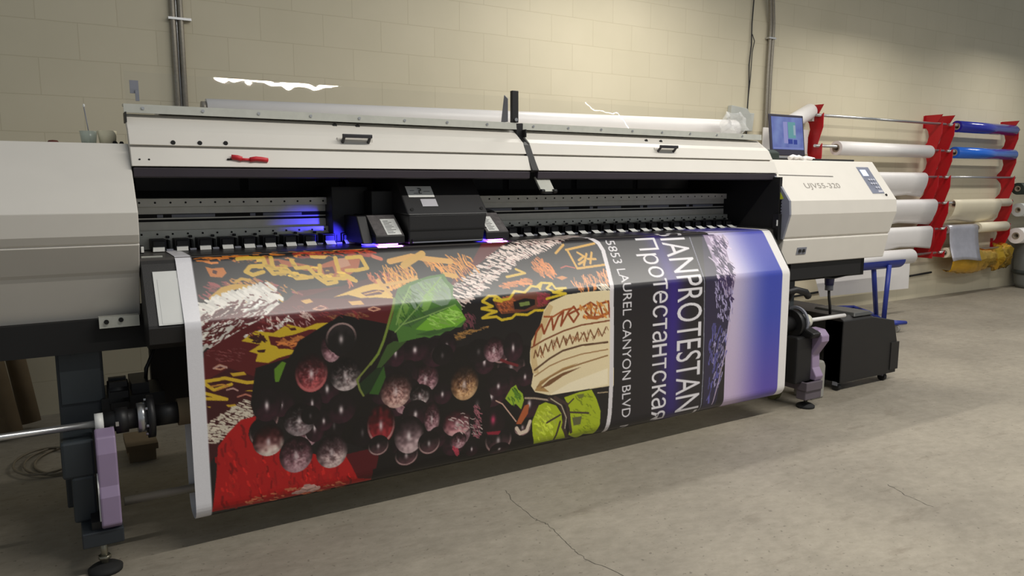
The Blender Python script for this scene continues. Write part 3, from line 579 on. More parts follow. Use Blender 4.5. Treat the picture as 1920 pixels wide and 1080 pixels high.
# ART: the printed picture as flat shapes in banner metres (across, along)
ART = [('p',(92,24,26),[(0.013,1.295),(0.05,0.871),(0.223,0.752),(0.422,0.607),(0.638,0.601),(0.824,0.64),(0.779,0.809),(0.568,0.745),(0.398,0.811),(0.227,1.079),(0.068,1.215)]),
('p',(64,18,22),[(0.013,1.295),(0.04,0.929),(0.141,0.883),(0.311,0.967),(0.227,1.079),(0.068,1.215)]),('p',(92,24,26),[(1.051,0.659),(1.18,0.576),(1.349,0.476),(1.461,0.417),
(1.301,0.421),(1.21,0.524),(1.091,0.61)]),('p',(70,24,26),[(0.416,0.641),(0.735,0.571),(0.888,0.53),(0.814,0.677),(0.582,0.656)]),
('s',(205,120,45),60,0.0419,0.0084,10,[(0.055,0.449),(0.303,0.417),(0.772,0.432),(0.762,0.467),(0.342,0.467),(0.057,0.471)]),('s',(22,18,17),30,0.0628,0.007,8,[(0.155,0.45),
(0.71,0.452),(0.705,0.473),(0.198,0.467)]),('s',(160,50,30),40,0.0349,0.0084,10,[(0.448,0.434),(0.769,0.441),(0.761,0.473),(0.442,0.461)]),('p',(176,92,52),[(0.313,0.459),
(0.372,0.463),(0.438,0.484),(0.51,0.506),(0.601,0.476),(0.704,0.476),(0.681,0.53),(0.625,0.561),(0.552,0.556),(0.511,0.53),(0.461,0.521),(0.415,0.5),(0.343,0.513)]),
('p',(80,34,30),[(0.341,0.47),(0.37,0.471),(0.381,0.492),(0.352,0.493)]),('p',(80,34,30),[(0.431,0.495),(0.46,0.5),(0.462,0.518),(0.433,0.51)]),('p',(80,34,30),[(0.535,0.514),
(0.578,0.511),(0.582,0.541),(0.539,0.543)]),('p',(196,140,110),[(0.601,0.476),(0.645,0.473),(0.653,0.51),(0.608,0.519)]),('l',(214,172,52),0.0174,[(0.219,0.454),(0.257,0.451),
(0.314,0.456),(0.318,0.488),(0.26,0.49),(0.241,0.511),(0.264,0.527),(0.304,0.516)]),('l',(214,172,52),0.0174,[(0.318,0.488),(0.341,0.527),(0.396,0.522)]),
('l',(214,172,52),0.0174,[(0.343,0.455),(0.345,0.504),(0.393,0.509),(0.425,0.553),(0.486,0.552)]),('l',(214,172,52),0.0174,[(0.42,0.471),(0.433,0.508),(0.479,0.507),(0.506,0.553),
(0.541,0.587),(0.579,0.581)]),('l',(214,172,52),0.0174,[(0.527,0.502),(0.52,0.536),(0.54,0.564),(0.629,0.568),(0.659,0.582)]),('l',(214,172,52),0.0174,[(0.597,0.47),(0.599,0.536),
(0.65,0.572)]),('l',(214,172,52),0.0174,[(0.645,0.473),(0.705,0.472),(0.72,0.527),(0.675,0.534),(0.632,0.532)]),('p',(216,170,60),[(0.495,0.452),(0.567,0.459),(0.554,0.474),
(0.497,0.467)]),('p',(205,120,45),[(0.1,0.48),(0.122,0.489),(0.163,0.487),(0.171,0.512),(0.152,0.53),(0.112,0.524)]),('p',(70,20,16),[(0.125,0.495),(0.14,0.502),(0.134,0.515),
(0.121,0.508)]),('s',(150,70,70),70,0.0314,0.0063,35,[(0.072,0.559),(0.141,0.543),(0.28,0.547),(0.386,0.578),(0.453,0.617),(0.372,0.627),(0.223,0.609),(0.066,0.643)]),
('s',(190,130,60),50,0.0314,0.0063,40,[(0.197,0.536),(0.253,0.54),(0.44,0.605),(0.412,0.625),(0.316,0.617),(0.102,0.667),(0.08,0.665)]),('l',(206,158,46),0.0237,[(0.107,0.615),
(0.149,0.581),(0.196,0.571),(0.255,0.582),(0.319,0.601)]),('l',(206,158,46),0.0126,[(0.199,0.552),(0.22,0.54),(0.247,0.548)]),('s',(206,158,46),26,0.0489,0.0084,55,[(0.11,0.605),
(0.319,0.601),(0.361,0.632),(0.261,0.661),(0.125,0.659)]),('b',(228,222,212),(84,30,30),0.164,120,[(0.043,0.725),(0.119,0.7),(0.194,0.676),(0.262,0.658),(0.33,0.646)]),
('s',(92,24,26),80,0.0628,0.0091,150,[(0.065,0.684),(0.14,0.65),(0.227,0.642),(0.311,0.644),(0.254,0.703),(0.173,0.753),(0.06,0.797)]),
('s',(228,222,212),60,0.0558,0.0112,150,[(0.06,0.688),(0.174,0.631),(0.246,0.638),(0.308,0.665),(0.173,0.753),(0.06,0.807)]),('s',(90,30,30),90,0.0419,0.0063,155,[(0.06,0.688),
(0.174,0.631),(0.246,0.638),(0.308,0.665),(0.173,0.753),(0.06,0.807)]),('p',(92,24,26),[(0.058,0.816),(0.113,0.784),(0.191,0.745),(0.272,0.71),(0.326,0.667),(0.369,0.644),
(0.402,0.674),(0.327,0.739),(0.204,0.766),(0.175,0.796),(0.11,0.841),(0.055,0.891)]),('p',(222,170,84),[(0.422,0.651),(0.458,0.646),(0.47,0.661),(0.439,0.667)]),
('p',(222,170,84),[(0.607,0.671),(0.66,0.672),(0.671,0.691),(0.619,0.689)]),('l',(206,150,120),0.0056,[(0.464,0.691),(0.496,0.68),(0.519,0.691),(0.492,0.699),(0.466,0.692)]),
('l',(206,150,120),0.0056,[(0.684,0.711),(0.706,0.705),(0.732,0.716),(0.704,0.721),(0.684,0.713)]),('l',(206,150,120),0.0056,[(0.089,0.877),(0.109,0.867),(0.133,0.878),
(0.113,0.885),(0.089,0.878)]),('s',(200,170,160),14,0.0279,0.0042,70,[(0.286,0.711),(0.338,0.716),(0.336,0.735),(0.284,0.73)]),('s',(200,170,160),14,0.0279,0.0042,50,[(0.412,0.702),
(0.46,0.717),(0.454,0.731),(0.415,0.718)]),('s',(190,150,150),20,0.0209,0.0035,60,[(0.27,0.743),(0.443,0.74),(0.443,0.755),(0.274,0.758)]),
('s',(140,90,60),40,0.0209,0.0035,20,[(0.499,0.726),(0.661,0.72),(0.671,0.741),(0.504,0.736)]),('s',(130,70,70),40,0.014,0.0028,20,[(0.064,0.807),(0.202,0.814),(0.19,0.866),
(0.066,0.85)]),('p',(226,182,84),[(0.549,0.648),(0.685,0.607),(0.748,0.597),(0.777,0.639),(0.802,0.676),(0.727,0.664),(0.662,0.661),(0.613,0.642)]),('p',(90,30,30),[(0.667,0.638),
(0.724,0.628),(0.772,0.635),(0.752,0.651),(0.685,0.654)]),('l',(214,160,80),0.0056,[(0.682,0.645),(0.744,0.636),(0.759,0.644)]),('l',(226,176,84),0.0126,[(0.745,0.588),
(0.777,0.639),(0.924,0.583)]),('l',(214,140,80),0.007,[(0.802,0.629),(0.912,0.625)]),('s',(200,110,70),40,0.0419,0.0056,80,[(0.61,0.584),(0.756,0.589),(0.918,0.583),(0.929,0.54),
(0.77,0.554),(0.611,0.602)]),('p',(208,176,40),[(0.189,0.788),(0.241,0.755),(0.306,0.769),(0.36,0.742),(0.423,0.763),(0.473,0.748),(0.529,0.751),(0.517,0.778),(0.442,0.77),
(0.382,0.784),(0.329,0.789),(0.287,0.779),(0.295,0.814),(0.38,0.844),(0.374,0.858),(0.321,0.867),(0.282,0.882),(0.236,0.871),(0.246,0.843),(0.215,0.83),(0.257,0.808)]),
('p',(92,24,26),[(0.296,0.785),(0.339,0.79),(0.422,0.783),(0.39,0.84),(0.322,0.832)]),('s',(200,120,60),24,0.0314,0.0063,20,[(0.324,0.798),(0.417,0.783),(0.395,0.836),
(0.332,0.829)]),('s',(60,20,20),20,0.0279,0.0063,25,[(0.222,0.772),(0.268,0.772),(0.267,0.802),(0.23,0.797)]),('p',(70,20,20),[(0.364,0.758),(0.388,0.758),(0.393,0.768),
(0.373,0.768)]),('p',(60,20,20),[(0.243,0.828),(0.275,0.829),(0.27,0.841),(0.247,0.837)]),('l',(214,176,46),0.0129,[(0.05,0.923),(0.126,0.919),(0.203,0.947),(0.26,0.949)]),
('l',(214,176,46),0.012,[(0.055,0.93),(0.086,0.958),(0.147,0.945)]),('l',(214,176,46),0.012,[(0.053,0.965),(0.128,0.999),(0.057,0.986)]),('l',(200,140,60),0.006,[(0.076,0.944),
(0.114,0.941),(0.136,0.95),(0.097,0.959)]),('l',(190,150,140),0.006,[(0.088,0.878),(0.112,0.87),(0.134,0.881)]),('l',(190,150,140),0.006,[(0.13,0.964),(0.152,0.961),(0.168,0.972)]),
('l',(190,120,100),0.006,[(0.167,0.996),(0.195,0.99),(0.223,1.005)]),('p',(206,166,46),[(0.144,0.903),(0.194,0.904),(0.202,0.917),(0.154,0.917)]),('p',(206,166,46),[(0.124,1.02),
(0.157,1.022),(0.162,1.032),(0.132,1.03)]),('p',(206,166,46),[(0.056,1.015),(0.072,1.018),(0.069,1.023)]),('p',(206,166,46),[(0.19,0.976),(0.23,0.978),(0.227,0.985)]),
('b',(212,200,180),(70,30,26),0.073,60,[(0.044,1.141),(0.101,1.097),(0.158,1.07),(0.21,1.042)]),('p',(178,20,22),[(0.055,1.425),(0.077,1.286),(0.088,1.173),(0.127,1.126),
(0.174,1.085),(0.243,1.078),(0.228,1.15),(0.273,1.183),(0.452,1.274),(0.58,1.299),(0.709,1.289),(0.698,1.439),(0.471,1.439),(0.285,1.439)]),
('s',(150,14,18),70,0.043,0.0077,80,[(0.063,1.425),(0.088,1.179),(0.173,1.091),(0.236,1.226),(0.54,1.337),(0.7,1.342),(0.691,1.425),(0.286,1.425)]),
('s',(192,32,28),90,0.0206,0.0069,70,[(0.082,1.355),(0.112,1.202),(0.293,1.275),(0.539,1.35),(0.7,1.356),(0.691,1.425),(0.286,1.425)]),
('s',(214,120,84),50,0.0189,0.0077,20,[(0.172,1.438),(0.182,1.396),(0.36,1.391),(0.538,1.405),(0.577,1.392),(0.582,1.461),(0.31,1.439)]),
('s',(214,170,160),30,0.0387,0.0137,10,[(0.362,1.423),(0.41,1.396),(0.449,1.413),(0.434,1.425)]),('p',(84,14,22),[(0.567,1.296),(0.709,1.289),(0.705,1.436),(0.618,1.409),
(0.592,1.347)]),('p',(22,18,17),[(0.236,0.895),(0.365,0.87),(0.398,0.811),(0.569,0.724),(0.791,0.788),(0.74,0.96),(1.189,0.898),(1.496,0.957),(1.556,1.091),(1.498,1.453),
(0.681,1.439),(0.712,1.318),(0.573,1.247),(0.384,1.147),(0.21,1.035)]),('p',(22,18,17),[(0.682,1.381),(1.438,1.303),(1.914,1.413),(1.914,1.467),(0.678,1.467)]),('b',(226,206,196),
(110,44,46),0.0977,170,[(1.049,0.71),(1.12,0.673),(1.197,0.629),(1.279,0.576),(1.371,0.522),(1.462,0.479),(1.572,0.449),(1.724,0.396),(1.918,0.277)]),
('s',(214,150,60),60,0.0558,0.0063,70,[(0.772,0.536),(0.934,0.534),(0.916,0.626),(0.786,0.615)]),('s',(214,140,50),50,0.0628,0.007,65,[(0.966,0.504),(1.21,0.506),(1.215,0.572),
(1.143,0.599),(0.986,0.544)]),('l',(214,160,76),0.0279,[(0.826,0.502),(0.93,0.483),(0.998,0.5),(1.104,0.519)]),('l',(206,160,70),0.0321,[(0.981,0.473),(0.884,0.524)]),
('l',(206,110,80),0.0182,[(0.758,0.473),(0.789,0.488)]),('l',(214,160,60),0.0237,[(1.061,0.58),(1.107,0.593)]),('l',(220,170,90),0.014,[(0.759,0.613),(0.925,0.593)]),
('l',(220,170,90),0.0126,[(0.755,0.583),(0.793,0.658)]),('p',(108,58,40),[(1.255,0.721),(1.363,0.706),(1.476,0.697),(1.562,0.716),(1.54,0.771),(1.421,0.787),(1.3,0.788),
(1.274,0.757)]),('s',(170,90,50),60,0.0182,0.0063,30,[(1.268,0.722),(1.362,0.712),(1.36,0.782),(1.293,0.776)]),('s',(140,50,60),50,0.0182,0.0063,30,[(1.487,0.704),(1.562,0.716),
(1.54,0.762),(1.49,0.77)]),('p',(22,18,17),[(1.36,0.738),(1.421,0.726),(1.476,0.736),(1.476,0.76),(1.421,0.778),(1.367,0.771)]),('p',(120,136,70),[(1.39,0.744),(1.445,0.741),
(1.449,0.759),(1.397,0.762)]),('l',(212,182,44),0.0119,[(1.203,0.722),(1.239,0.701),(1.277,0.705),(1.3,0.725),(1.34,0.722),(1.376,0.688),(1.426,0.699),(1.471,0.67),(1.517,0.68),
(1.532,0.658),(1.586,0.665),(1.597,0.693),(1.655,0.695)]),('l',(212,182,44),0.0119,[(1.199,0.753),(1.254,0.749),(1.222,0.732),(1.203,0.724)]),
('l',(212,182,44),0.0119,[(1.199,0.755),(1.274,0.774),(1.234,0.782),(1.202,0.796),(1.273,0.797),(1.3,0.814),(1.353,0.81),(1.373,0.795),(1.435,0.803),(1.476,0.786),(1.533,0.791)]),
('l',(212,182,44),0.0119,[(1.54,0.738),(1.648,0.722),(1.578,0.711),(1.63,0.703)]),('l',(212,182,44),0.0119,[(1.532,0.658),(1.505,0.672),(1.513,0.69)]),
('l',(212,182,44),0.0119,[(1.586,0.665),(1.549,0.689),(1.592,0.712)]),('l',(212,182,44),0.0119,[(1.277,0.705),(1.261,0.721),(1.3,0.73)]),('l',(210,160,60),0.0126,[(1.741,0.494),
(1.76,0.598),(1.928,0.588)]),('l',(210,160,60),0.0126,[(1.668,0.508),(1.73,0.464)]),('l',(210,160,60),0.0126,[(1.734,0.493),(1.916,0.466)]),('l',(210,160,60),0.0126,[(1.795,0.511),
(1.825,0.534),(1.786,0.554)]),('l',(210,160,60),0.0126,[(1.805,0.583),(1.846,0.521)]),('l',(210,160,60),0.0126,[(1.847,0.575),(1.879,0.516)]),('l',(210,160,60),0.0126,[(1.842,0.55),
(1.888,0.553)]),('l',(210,160,60),0.0126,[(1.778,0.575),(1.824,0.556)]),('l',(190,80,60),0.0063,[(1.667,0.589),(1.7,0.58),(1.747,0.594)]),('p',(206,130,60),[(1.619,0.637),
(1.658,0.63),(1.687,0.642),(1.649,0.653)]),('s',(206,120,50),50,0.0419,0.0084,60,[(1.509,0.544),(1.591,0.535),(1.626,0.6),(1.592,0.632),(1.527,0.613)]),
('s',(200,116,46),60,0.0279,0.0084,15,[(1.308,0.65),(1.485,0.631),(1.476,0.657),(1.308,0.67)]),('l',(214,176,60),0.0126,[(1.42,0.579),(1.461,0.602),(1.36,0.615)]),
('s',(206,130,70),60,0.0419,0.007,85,[(1.696,0.667),(1.78,0.645),(1.935,0.628),(1.903,0.704),(1.723,0.716)]),('s',(220,210,190),14,0.0349,0.0063,50,[(1.832,0.705),(1.908,0.69),
(1.899,0.723),(1.844,0.725)]),('s',(110,60,70),36,0.0279,0.0042,60,[(1.107,0.782),(1.17,0.771),(1.157,0.832),(1.107,0.827)]),('s',(150,110,60),30,0.0349,0.0049,10,[(1.038,0.859),
(1.221,0.827),(1.227,0.839),(1.056,0.883)]),('g','deep',0.754,1.019,0.05,0.055),('g','mauve',0.926,1.027,0.061,0.063),('g','mauve',0.417,1.188,0.046,0.047),
('g','rim',1.28,1.36,0.072,0.066),('g','rim',1.349,1.028,0.076,0.069),('g','deep',1.337,1.111,0.056,0.072),('g','rim',1.293,0.956,0.053,0.054),('g','mauve',1.093,1.284,0.047,0.067),
('g','deep',0.449,1.159,0.041,0.063),('g','deep',0.796,1.119,0.052,0.054),('g','deep',0.972,0.923,0.068,0.062),('g','deep',1.023,1.278,0.072,0.051),
('g','deep',1.051,1.327,0.059,0.066),('g','deep',1.245,1.154,0.073,0.051),('g','deep',1.296,1.091,0.077,0.063),('g','rim',0.265,1.091,0.037,0.046),
('g','black',0.527,1.164,0.041,0.061),('g','rim',0.272,1.087,0.042,0.057),('g','deep',0.881,0.897,0.067,0.054),('g','black',0.643,1.213,0.045,0.064),
('g','mauve',0.526,0.847,0.042,0.062),('g','deep',1.447,1.215,0.066,0.071),('g','black',0.566,0.836,0.041,0.055),('g','rim',0.862,1.188,0.047,0.06),
('g','black',1.174,1.175,0.069,0.07),('g','deep',0.794,0.9,0.045,0.062),('g','deep',1.211,0.99,0.054,0.059),('g','deep',0.908,1.123,0.056,0.069),
('g','deep',0.834,1.301,0.065,0.059),('g','mauve',0.824,1.107,0.044,0.06),('g','deep',0.85,1.001,0.045,0.061),('g','deep',0.741,1.07,0.057,0.045),
('g','deep',0.504,1.01,0.052,0.062),('g','rim',0.285,1.02,0.044,0.042),('g','deep',0.443,1.059,0.038,0.056),('g','deep',0.854,1.083,0.051,0.064),('g','rim',0.253,1.146,0.054,0.059),
('g','deep',0.486,1.139,0.041,0.044),('g','deep',0.324,1.047,0.051,0.051),('g','deep',0.824,1.03,0.043,0.063),('g','deep',1.028,0.897,0.046,0.049),
('g','black',1.183,0.94,0.065,0.053),('g','deep',0.271,1.04,0.055,0.067),('g','pinkred',0.444,0.94,0.065,0.078),('g','frost',0.58,0.965,0.065,0.068),
('g','grey',0.391,1.121,0.062,0.065),('g','whitebase',0.271,1.182,0.059,0.062),('g','mauve',0.373,1.258,0.065,0.073),('g','speck',0.514,1.272,0.064,0.069),
('g','deep',0.558,1.103,0.061,0.061),('g','black',0.434,1.11,0.037,0.038),('g','speckpink',0.792,1.06,0.07,0.077),('g','black',1.007,0.936,0.05,0.046),
('g','ring',0.567,0.817,0.065,0.064),('g','frost',0.898,1.096,0.046,0.046),('g','red',0.723,1.195,0.062,0.084),('g','deep',0.878,1.174,0.061,0.058),
('g','rim',0.832,1.347,0.054,0.047),('g','rim',0.709,1.283,0.046,0.043),('g','mauve',0.952,1.204,0.038,0.068),('g','pinkgrey',0.846,1.262,0.068,0.081),
('g','deep',1.004,1.106,0.047,0.047),('g','tan',1.111,1.074,0.069,0.078),('g','deep',0.975,1.296,0.044,0.047),('g','rim',0.937,1.313,0.053,0.051),
('g','pink',1.073,1.248,0.072,0.06),('g','deep',1.171,1.258,0.04,0.048),('g','dot',1.253,1.272,0.066,0.068),('g','mauve',1.26,0.943,0.054,0.057),('g','deep',1.36,0.942,0.053,0.067),
('g','deep',1.423,1.086,0.05,0.047),('g','deep',1.282,1.11,0.058,0.049),('g','mauve',1.078,1.328,0.039,0.037),('g','deep',1.143,1.378,0.033,0.039),
('g','deep',1.288,1.408,0.053,0.031),('g','rim',1.409,1.324,0.047,0.041),('s',(190,170,165),26,0.029,0.0043,30,[(1.027,1.234),(1.172,1.185),(1.198,1.324),(1.157,1.33),
(1.065,1.289)]),('s',(180,60,80),20,0.0217,0.0058,60,[(1.051,1.359),(1.09,1.378),(1.064,1.392)]),('s',(150,90,100),50,0.0217,0.0036,50,[(1.159,1.183),(1.186,1.187),(1.191,1.336),
(1.157,1.33)]),('l',(210,170,150),0.0058,[(1.268,1.179),(1.302,1.199),(1.373,1.292)]),('l',(170,150,130),0.0087,[(1.423,1.19),(1.474,1.198),(1.556,1.22)]),
('p',(176,90,50),[(1.373,1.305),(1.42,1.224),(1.445,1.222),(1.438,1.265),(1.401,1.31)]),('l',(220,200,180),0.0174,[(1.376,1.325),(1.394,1.353),(1.43,1.347),(1.449,1.305)]),
('p',(140,30,50),[(1.218,1.316),(1.294,1.323),(1.28,1.339),(1.225,1.329)]),('l',(110,34,40),0.013,[(1.296,0.995),(1.331,1.012),(1.381,1.031)]),('p',(60,86,40),[(0.699,0.977),
(0.729,0.917),(0.758,0.867),(0.786,0.854),(0.843,0.86),(0.785,0.907),(0.728,0.959)]),('p',(96,136,36),[(0.303,0.909),(0.334,0.882),(0.348,0.89),(0.318,0.96),(0.304,0.958)]),
('p',(52,92,34),[(0.675,1.06),(0.71,0.995),(0.742,0.953),(0.748,1.0),(0.715,1.069)]),('p',(30,50,26),[(0.629,1.017),(0.711,0.956),(0.739,0.956),(0.682,1.051),(0.648,1.065)]),
('p',(78,122,52),[(0.806,0.671),(0.828,0.631),(0.892,0.605),(0.987,0.582),(1.056,0.577),(1.064,0.612),(1.084,0.639),(1.067,0.688),(1.102,0.737),(1.101,0.759),(1.123,0.795),
(1.097,0.826),(1.07,0.826),(1.045,0.837),(1.02,0.838),(0.996,0.852),(0.972,0.849),(0.948,0.858),(0.925,0.85),(0.883,0.854),(0.809,0.862),(0.798,0.817),(0.765,0.803),(0.786,0.742),
(0.796,0.7)]),('p',(124,146,120),[(0.887,0.623),(0.959,0.598),(1.034,0.588),(1.064,0.656),(1.057,0.699),(1.022,0.735),(0.954,0.702),(0.929,0.711),(0.886,0.74),(0.863,0.694)]),
('p',(116,174,50),[(0.95,0.767),(1.022,0.746),(1.071,0.726),(1.101,0.759),(1.121,0.794),(1.07,0.823),(0.996,0.827),(0.937,0.826),(0.884,0.815)]),('p',(112,152,66),[(0.8,0.753),
(0.832,0.679),(0.89,0.636),(0.866,0.706),(0.84,0.757),(0.81,0.797)]),('p',(126,168,80),[(0.903,0.763),(0.932,0.676),(1.001,0.62),(0.978,0.68),(0.938,0.744)]),
('p',(70,104,58),[(0.811,0.787),(0.886,0.751),(0.974,0.731),(1.047,0.721),(0.998,0.75),(0.926,0.771),(0.856,0.802)]),('p',(62,96,46),[(0.884,0.837),(0.972,0.824),(1.07,0.82),
(1.045,0.835),(0.948,0.849)]),('s',(130,160,110),60,0.0349,0.0042,60,[(0.893,0.624),(1.045,0.592),(1.055,0.687),(0.943,0.701)]),('s',(150,196,90),50,0.0419,0.0049,20,[(0.944,0.767),
(1.059,0.738),(1.107,0.787),(0.972,0.824)]),('s',(60,100,40),40,0.0419,0.0049,60,[(0.813,0.689),(0.9,0.643),(0.926,0.765),(0.822,0.798)]),('l',(136,170,92),0.0049,[(0.793,0.817),
(0.868,0.749),(0.951,0.671),(1.039,0.592)]),('l',(136,170,92),0.0049,[(0.828,0.788),(0.926,0.765),(1.071,0.726)]),('l',(136,170,92),0.0049,[(0.799,0.785),(0.825,0.713),
(0.887,0.623)]),('l',(120,140,56),0.0112,[(0.802,0.676),(0.778,0.741),(0.76,0.798),(0.742,0.849),(0.718,0.899),(0.684,0.938)]),('l',(120,130,60),0.0087,[(0.688,0.931),(0.626,0.994),
(0.636,1.035),(0.651,1.064)]),('p',(168,184,30),[(1.46,1.307),(1.497,1.236),(1.534,1.226),(1.594,1.251),(1.625,1.295),(1.634,1.363),(1.667,1.429),(1.612,1.425),(1.558,1.425),
(1.476,1.425),(1.463,1.372)]),('p',(168,184,30),[(1.64,1.219),(1.726,1.206),(1.802,1.204),(1.832,1.255),(1.857,1.32),(1.854,1.387),(1.829,1.445),(1.762,1.425),(1.74,1.459),
(1.669,1.41),(1.68,1.344),(1.672,1.277)]),('p',(150,180,44),[(1.316,1.177),(1.331,1.154),(1.348,1.132),(1.373,1.12),(1.384,1.143),(1.409,1.166),(1.416,1.198),(1.401,1.24),
(1.373,1.21),(1.351,1.213)]),('s',(80,120,30),24,0.0217,0.0065,60,[(1.33,1.185),(1.373,1.129),(1.402,1.19),(1.359,1.208)]),('s',(186,200,60),60,0.029,0.0072,50,[(1.482,1.285),
(1.541,1.243),(1.61,1.306),(1.564,1.42),(1.488,1.419)]),('s',(140,156,24),50,0.029,0.0058,40,[(1.695,1.234),(1.799,1.216),(1.841,1.344),(1.802,1.424),(1.715,1.405)]),
('p',(110,116,50),[(1.711,1.217),(1.758,1.217),(1.751,1.236),(1.727,1.239)]),('p',(96,96,60),[(1.688,1.325),(1.744,1.328),(1.736,1.367),(1.696,1.367)]),
('l',(64,48,44),0.0188,[(1.556,1.213),(1.617,1.248),(1.649,1.312),(1.634,1.363),(1.667,1.429)]),('l',(64,48,44),0.0145,[(1.587,1.211),(1.656,1.254),(1.672,1.343),(1.682,1.398)]),
('l',(64,48,44),0.0087,[(1.664,1.295),(1.784,1.318)]),('l',(64,48,44),0.0087,[(1.618,1.301),(1.542,1.327)]),('l',(64,48,44),0.0101,[(1.618,1.334),(1.591,1.41),(1.586,1.437)]),
('l',(64,48,44),0.0072,[(1.656,1.261),(1.695,1.234)]),('l',(190,180,150),0.0051,[(1.564,1.214),(1.625,1.256),(1.653,1.32),(1.645,1.371)]),('l',(170,150,120),0.0058,[(1.839,1.226),
(1.901,1.23)]),('p',(234,216,174),[(1.449,0.977),(1.458,0.928),(1.505,0.853),(1.525,0.79),(1.555,0.756),(1.648,0.728),(1.769,0.722),(1.93,0.726),(1.938,1.202),(1.742,1.198),
(1.556,1.196),(1.476,1.169),(1.455,1.138),(1.467,1.079),(1.449,1.027)]),('p',(214,186,136),[(1.452,0.999),(1.456,0.927),(1.505,0.854),(1.526,0.797),(1.554,0.763),(1.576,0.777),
(1.533,0.869),(1.498,0.944),(1.484,1.009),(1.498,1.083),(1.463,1.079)]),('p',(246,232,198),[(1.556,1.194),(1.671,1.152),(1.899,1.11),(1.901,1.191),(1.742,1.198)]),
('p',(176,138,86),[(1.474,1.163),(1.504,1.122),(1.632,1.075),(1.725,1.061),(1.571,1.106),(1.511,1.142),(1.556,1.181)]),('l',(96,66,44),0.0094,[(1.474,1.065),(1.556,1.021),
(1.631,0.992),(1.74,0.978),(1.897,0.98)]),('l',(150,112,70),0.0072,[(1.489,1.146),(1.556,1.11),(1.632,1.085),(1.741,1.067),(1.898,1.046)]),('l',(160,120,76),0.0058,[(1.474,1.094),
(1.556,1.056),(1.631,1.037),(1.74,1.021),(1.898,1.016)]),('l',(130,74,44),0.0077,[(1.457,0.957),(1.526,0.929),(1.634,0.898),(1.739,0.88),(1.909,0.874)]),
('l',(150,70,36),0.0105,[(1.47,0.947),(1.484,0.888),(1.512,0.855),(1.526,0.899),(1.554,0.847),(1.569,0.824),(1.576,0.886),(1.605,0.828),(1.634,0.806),(1.62,0.872),(1.663,0.809),
(1.693,0.787),(1.723,0.826),(1.693,0.861),(1.663,0.821),(1.723,0.802),(1.753,0.792),(1.791,0.776),(1.799,0.852),(1.761,0.817),(1.791,0.776),(1.829,0.798),(1.815,0.847),
(1.869,0.852),(1.845,0.787),(1.9,0.779),(1.909,0.856)]),('l',(170,84,40),0.0084,[(1.526,0.82),(1.576,0.825),(1.634,0.8),(1.693,0.793)]),('l',(180,96,44),0.0154,[(1.753,0.842),
(1.83,0.855),(1.9,0.836)]),('s',(200,130,60),30,0.0209,0.0084,60,[(1.723,0.789),(1.9,0.779),(1.901,0.855),(1.753,0.848)]),('l',(120,76,44),0.0063,[(1.47,1.007),(1.478,0.972),
(1.491,1.004),(1.505,0.957),(1.519,0.995),(1.533,0.948),(1.548,0.986),(1.569,0.934),(1.577,0.977),(1.598,0.925),(1.613,0.975),(1.635,0.922),(1.65,0.967),(1.672,0.92),(1.687,0.965),
(1.716,0.912),(1.724,0.957),(1.754,0.916),(1.77,0.962),(1.792,0.908),(1.816,0.954),(1.839,0.906),(1.863,0.947),(1.886,0.904)]),('s',(150,96,60),50,0.0182,0.0042,80,[(1.47,0.983),
(1.635,0.928),(1.902,0.906),(1.902,0.951),(1.635,0.972),(1.484,1.021)]),('p',(120,82,50),[(1.504,1.157),(1.556,1.123),(1.632,1.098),(1.741,1.083),(1.632,1.114),(1.556,1.149)]),
('s',(120,40,40),60,0.0209,0.0042,30,[(0.146,0.841),(0.308,0.665),(0.707,0.703),(0.703,0.744),(0.394,0.741),(0.204,0.775)]),('s',(214,172,52),30,0.0237,0.0084,10,[(0.227,0.46),
(0.313,0.459),(0.634,0.544),(0.629,0.568),(0.377,0.543)]),('p',(34,30,33),[(1.978,0.016),(1.928,0.431),(1.961,0.509),(1.953,0.63),(1.933,0.729),(1.938,1.196),(1.928,1.358),
(1.896,1.467),(2.123,1.467),(2.87,1.467),(2.919,0.438)]),('l',(220,214,216),0.0246,[(1.823,0.337),(1.912,0.435),(1.943,0.465),(1.954,0.508),(1.942,0.599),(1.92,0.728),(1.924,0.979),
(1.922,1.194),(1.914,1.342),(1.904,1.402),(1.9,1.452)]),('purple',2.227,2.282,2.363,2.47),('l',(150,150,168),0.0046,[(2.567,0.457),(2.541,0.702),(2.548,0.932),(2.552,1.224),
(2.543,1.439)]),('sky_and_sheen',2.717),('p',(48,42,66),[(2.552,0.703),(2.552,0.932),(2.56,1.225),(2.556,1.439),(2.652,1.439),(2.69,1.242),(2.721,1.037),(2.752,0.833),(2.756,0.746),
(2.756,0.652),(2.755,0.551),(2.755,0.447),(2.665,0.443)]),('p',(150,132,160),[(2.673,0.447),(2.668,0.546),(2.662,0.646),(2.666,0.74),(2.711,0.83),(2.759,0.799),(2.772,0.732),
(2.772,0.653),(2.795,0.553),(2.84,0.504),(2.824,0.458)]),('s',(206,190,214),90,0.044,0.0088,60,[(2.719,0.456),(2.842,0.461),(2.809,0.577),(2.75,0.757),(2.642,0.749),(2.64,0.631)]),
('s',(58,44,80),90,0.044,0.0088,70,[(2.705,0.481),(2.828,0.487),(2.766,0.713),(2.757,0.891),(2.643,0.782),(2.669,0.633)]),('s',(170,160,200),70,0.0286,0.0055,75,[(2.611,0.725),
(2.765,0.758),(2.761,0.981),(2.651,0.948)]),('s',(160,150,190),50,0.0286,0.0055,110,[(2.609,1.033),(2.731,1.001),(2.697,1.269),(2.639,1.374)]),
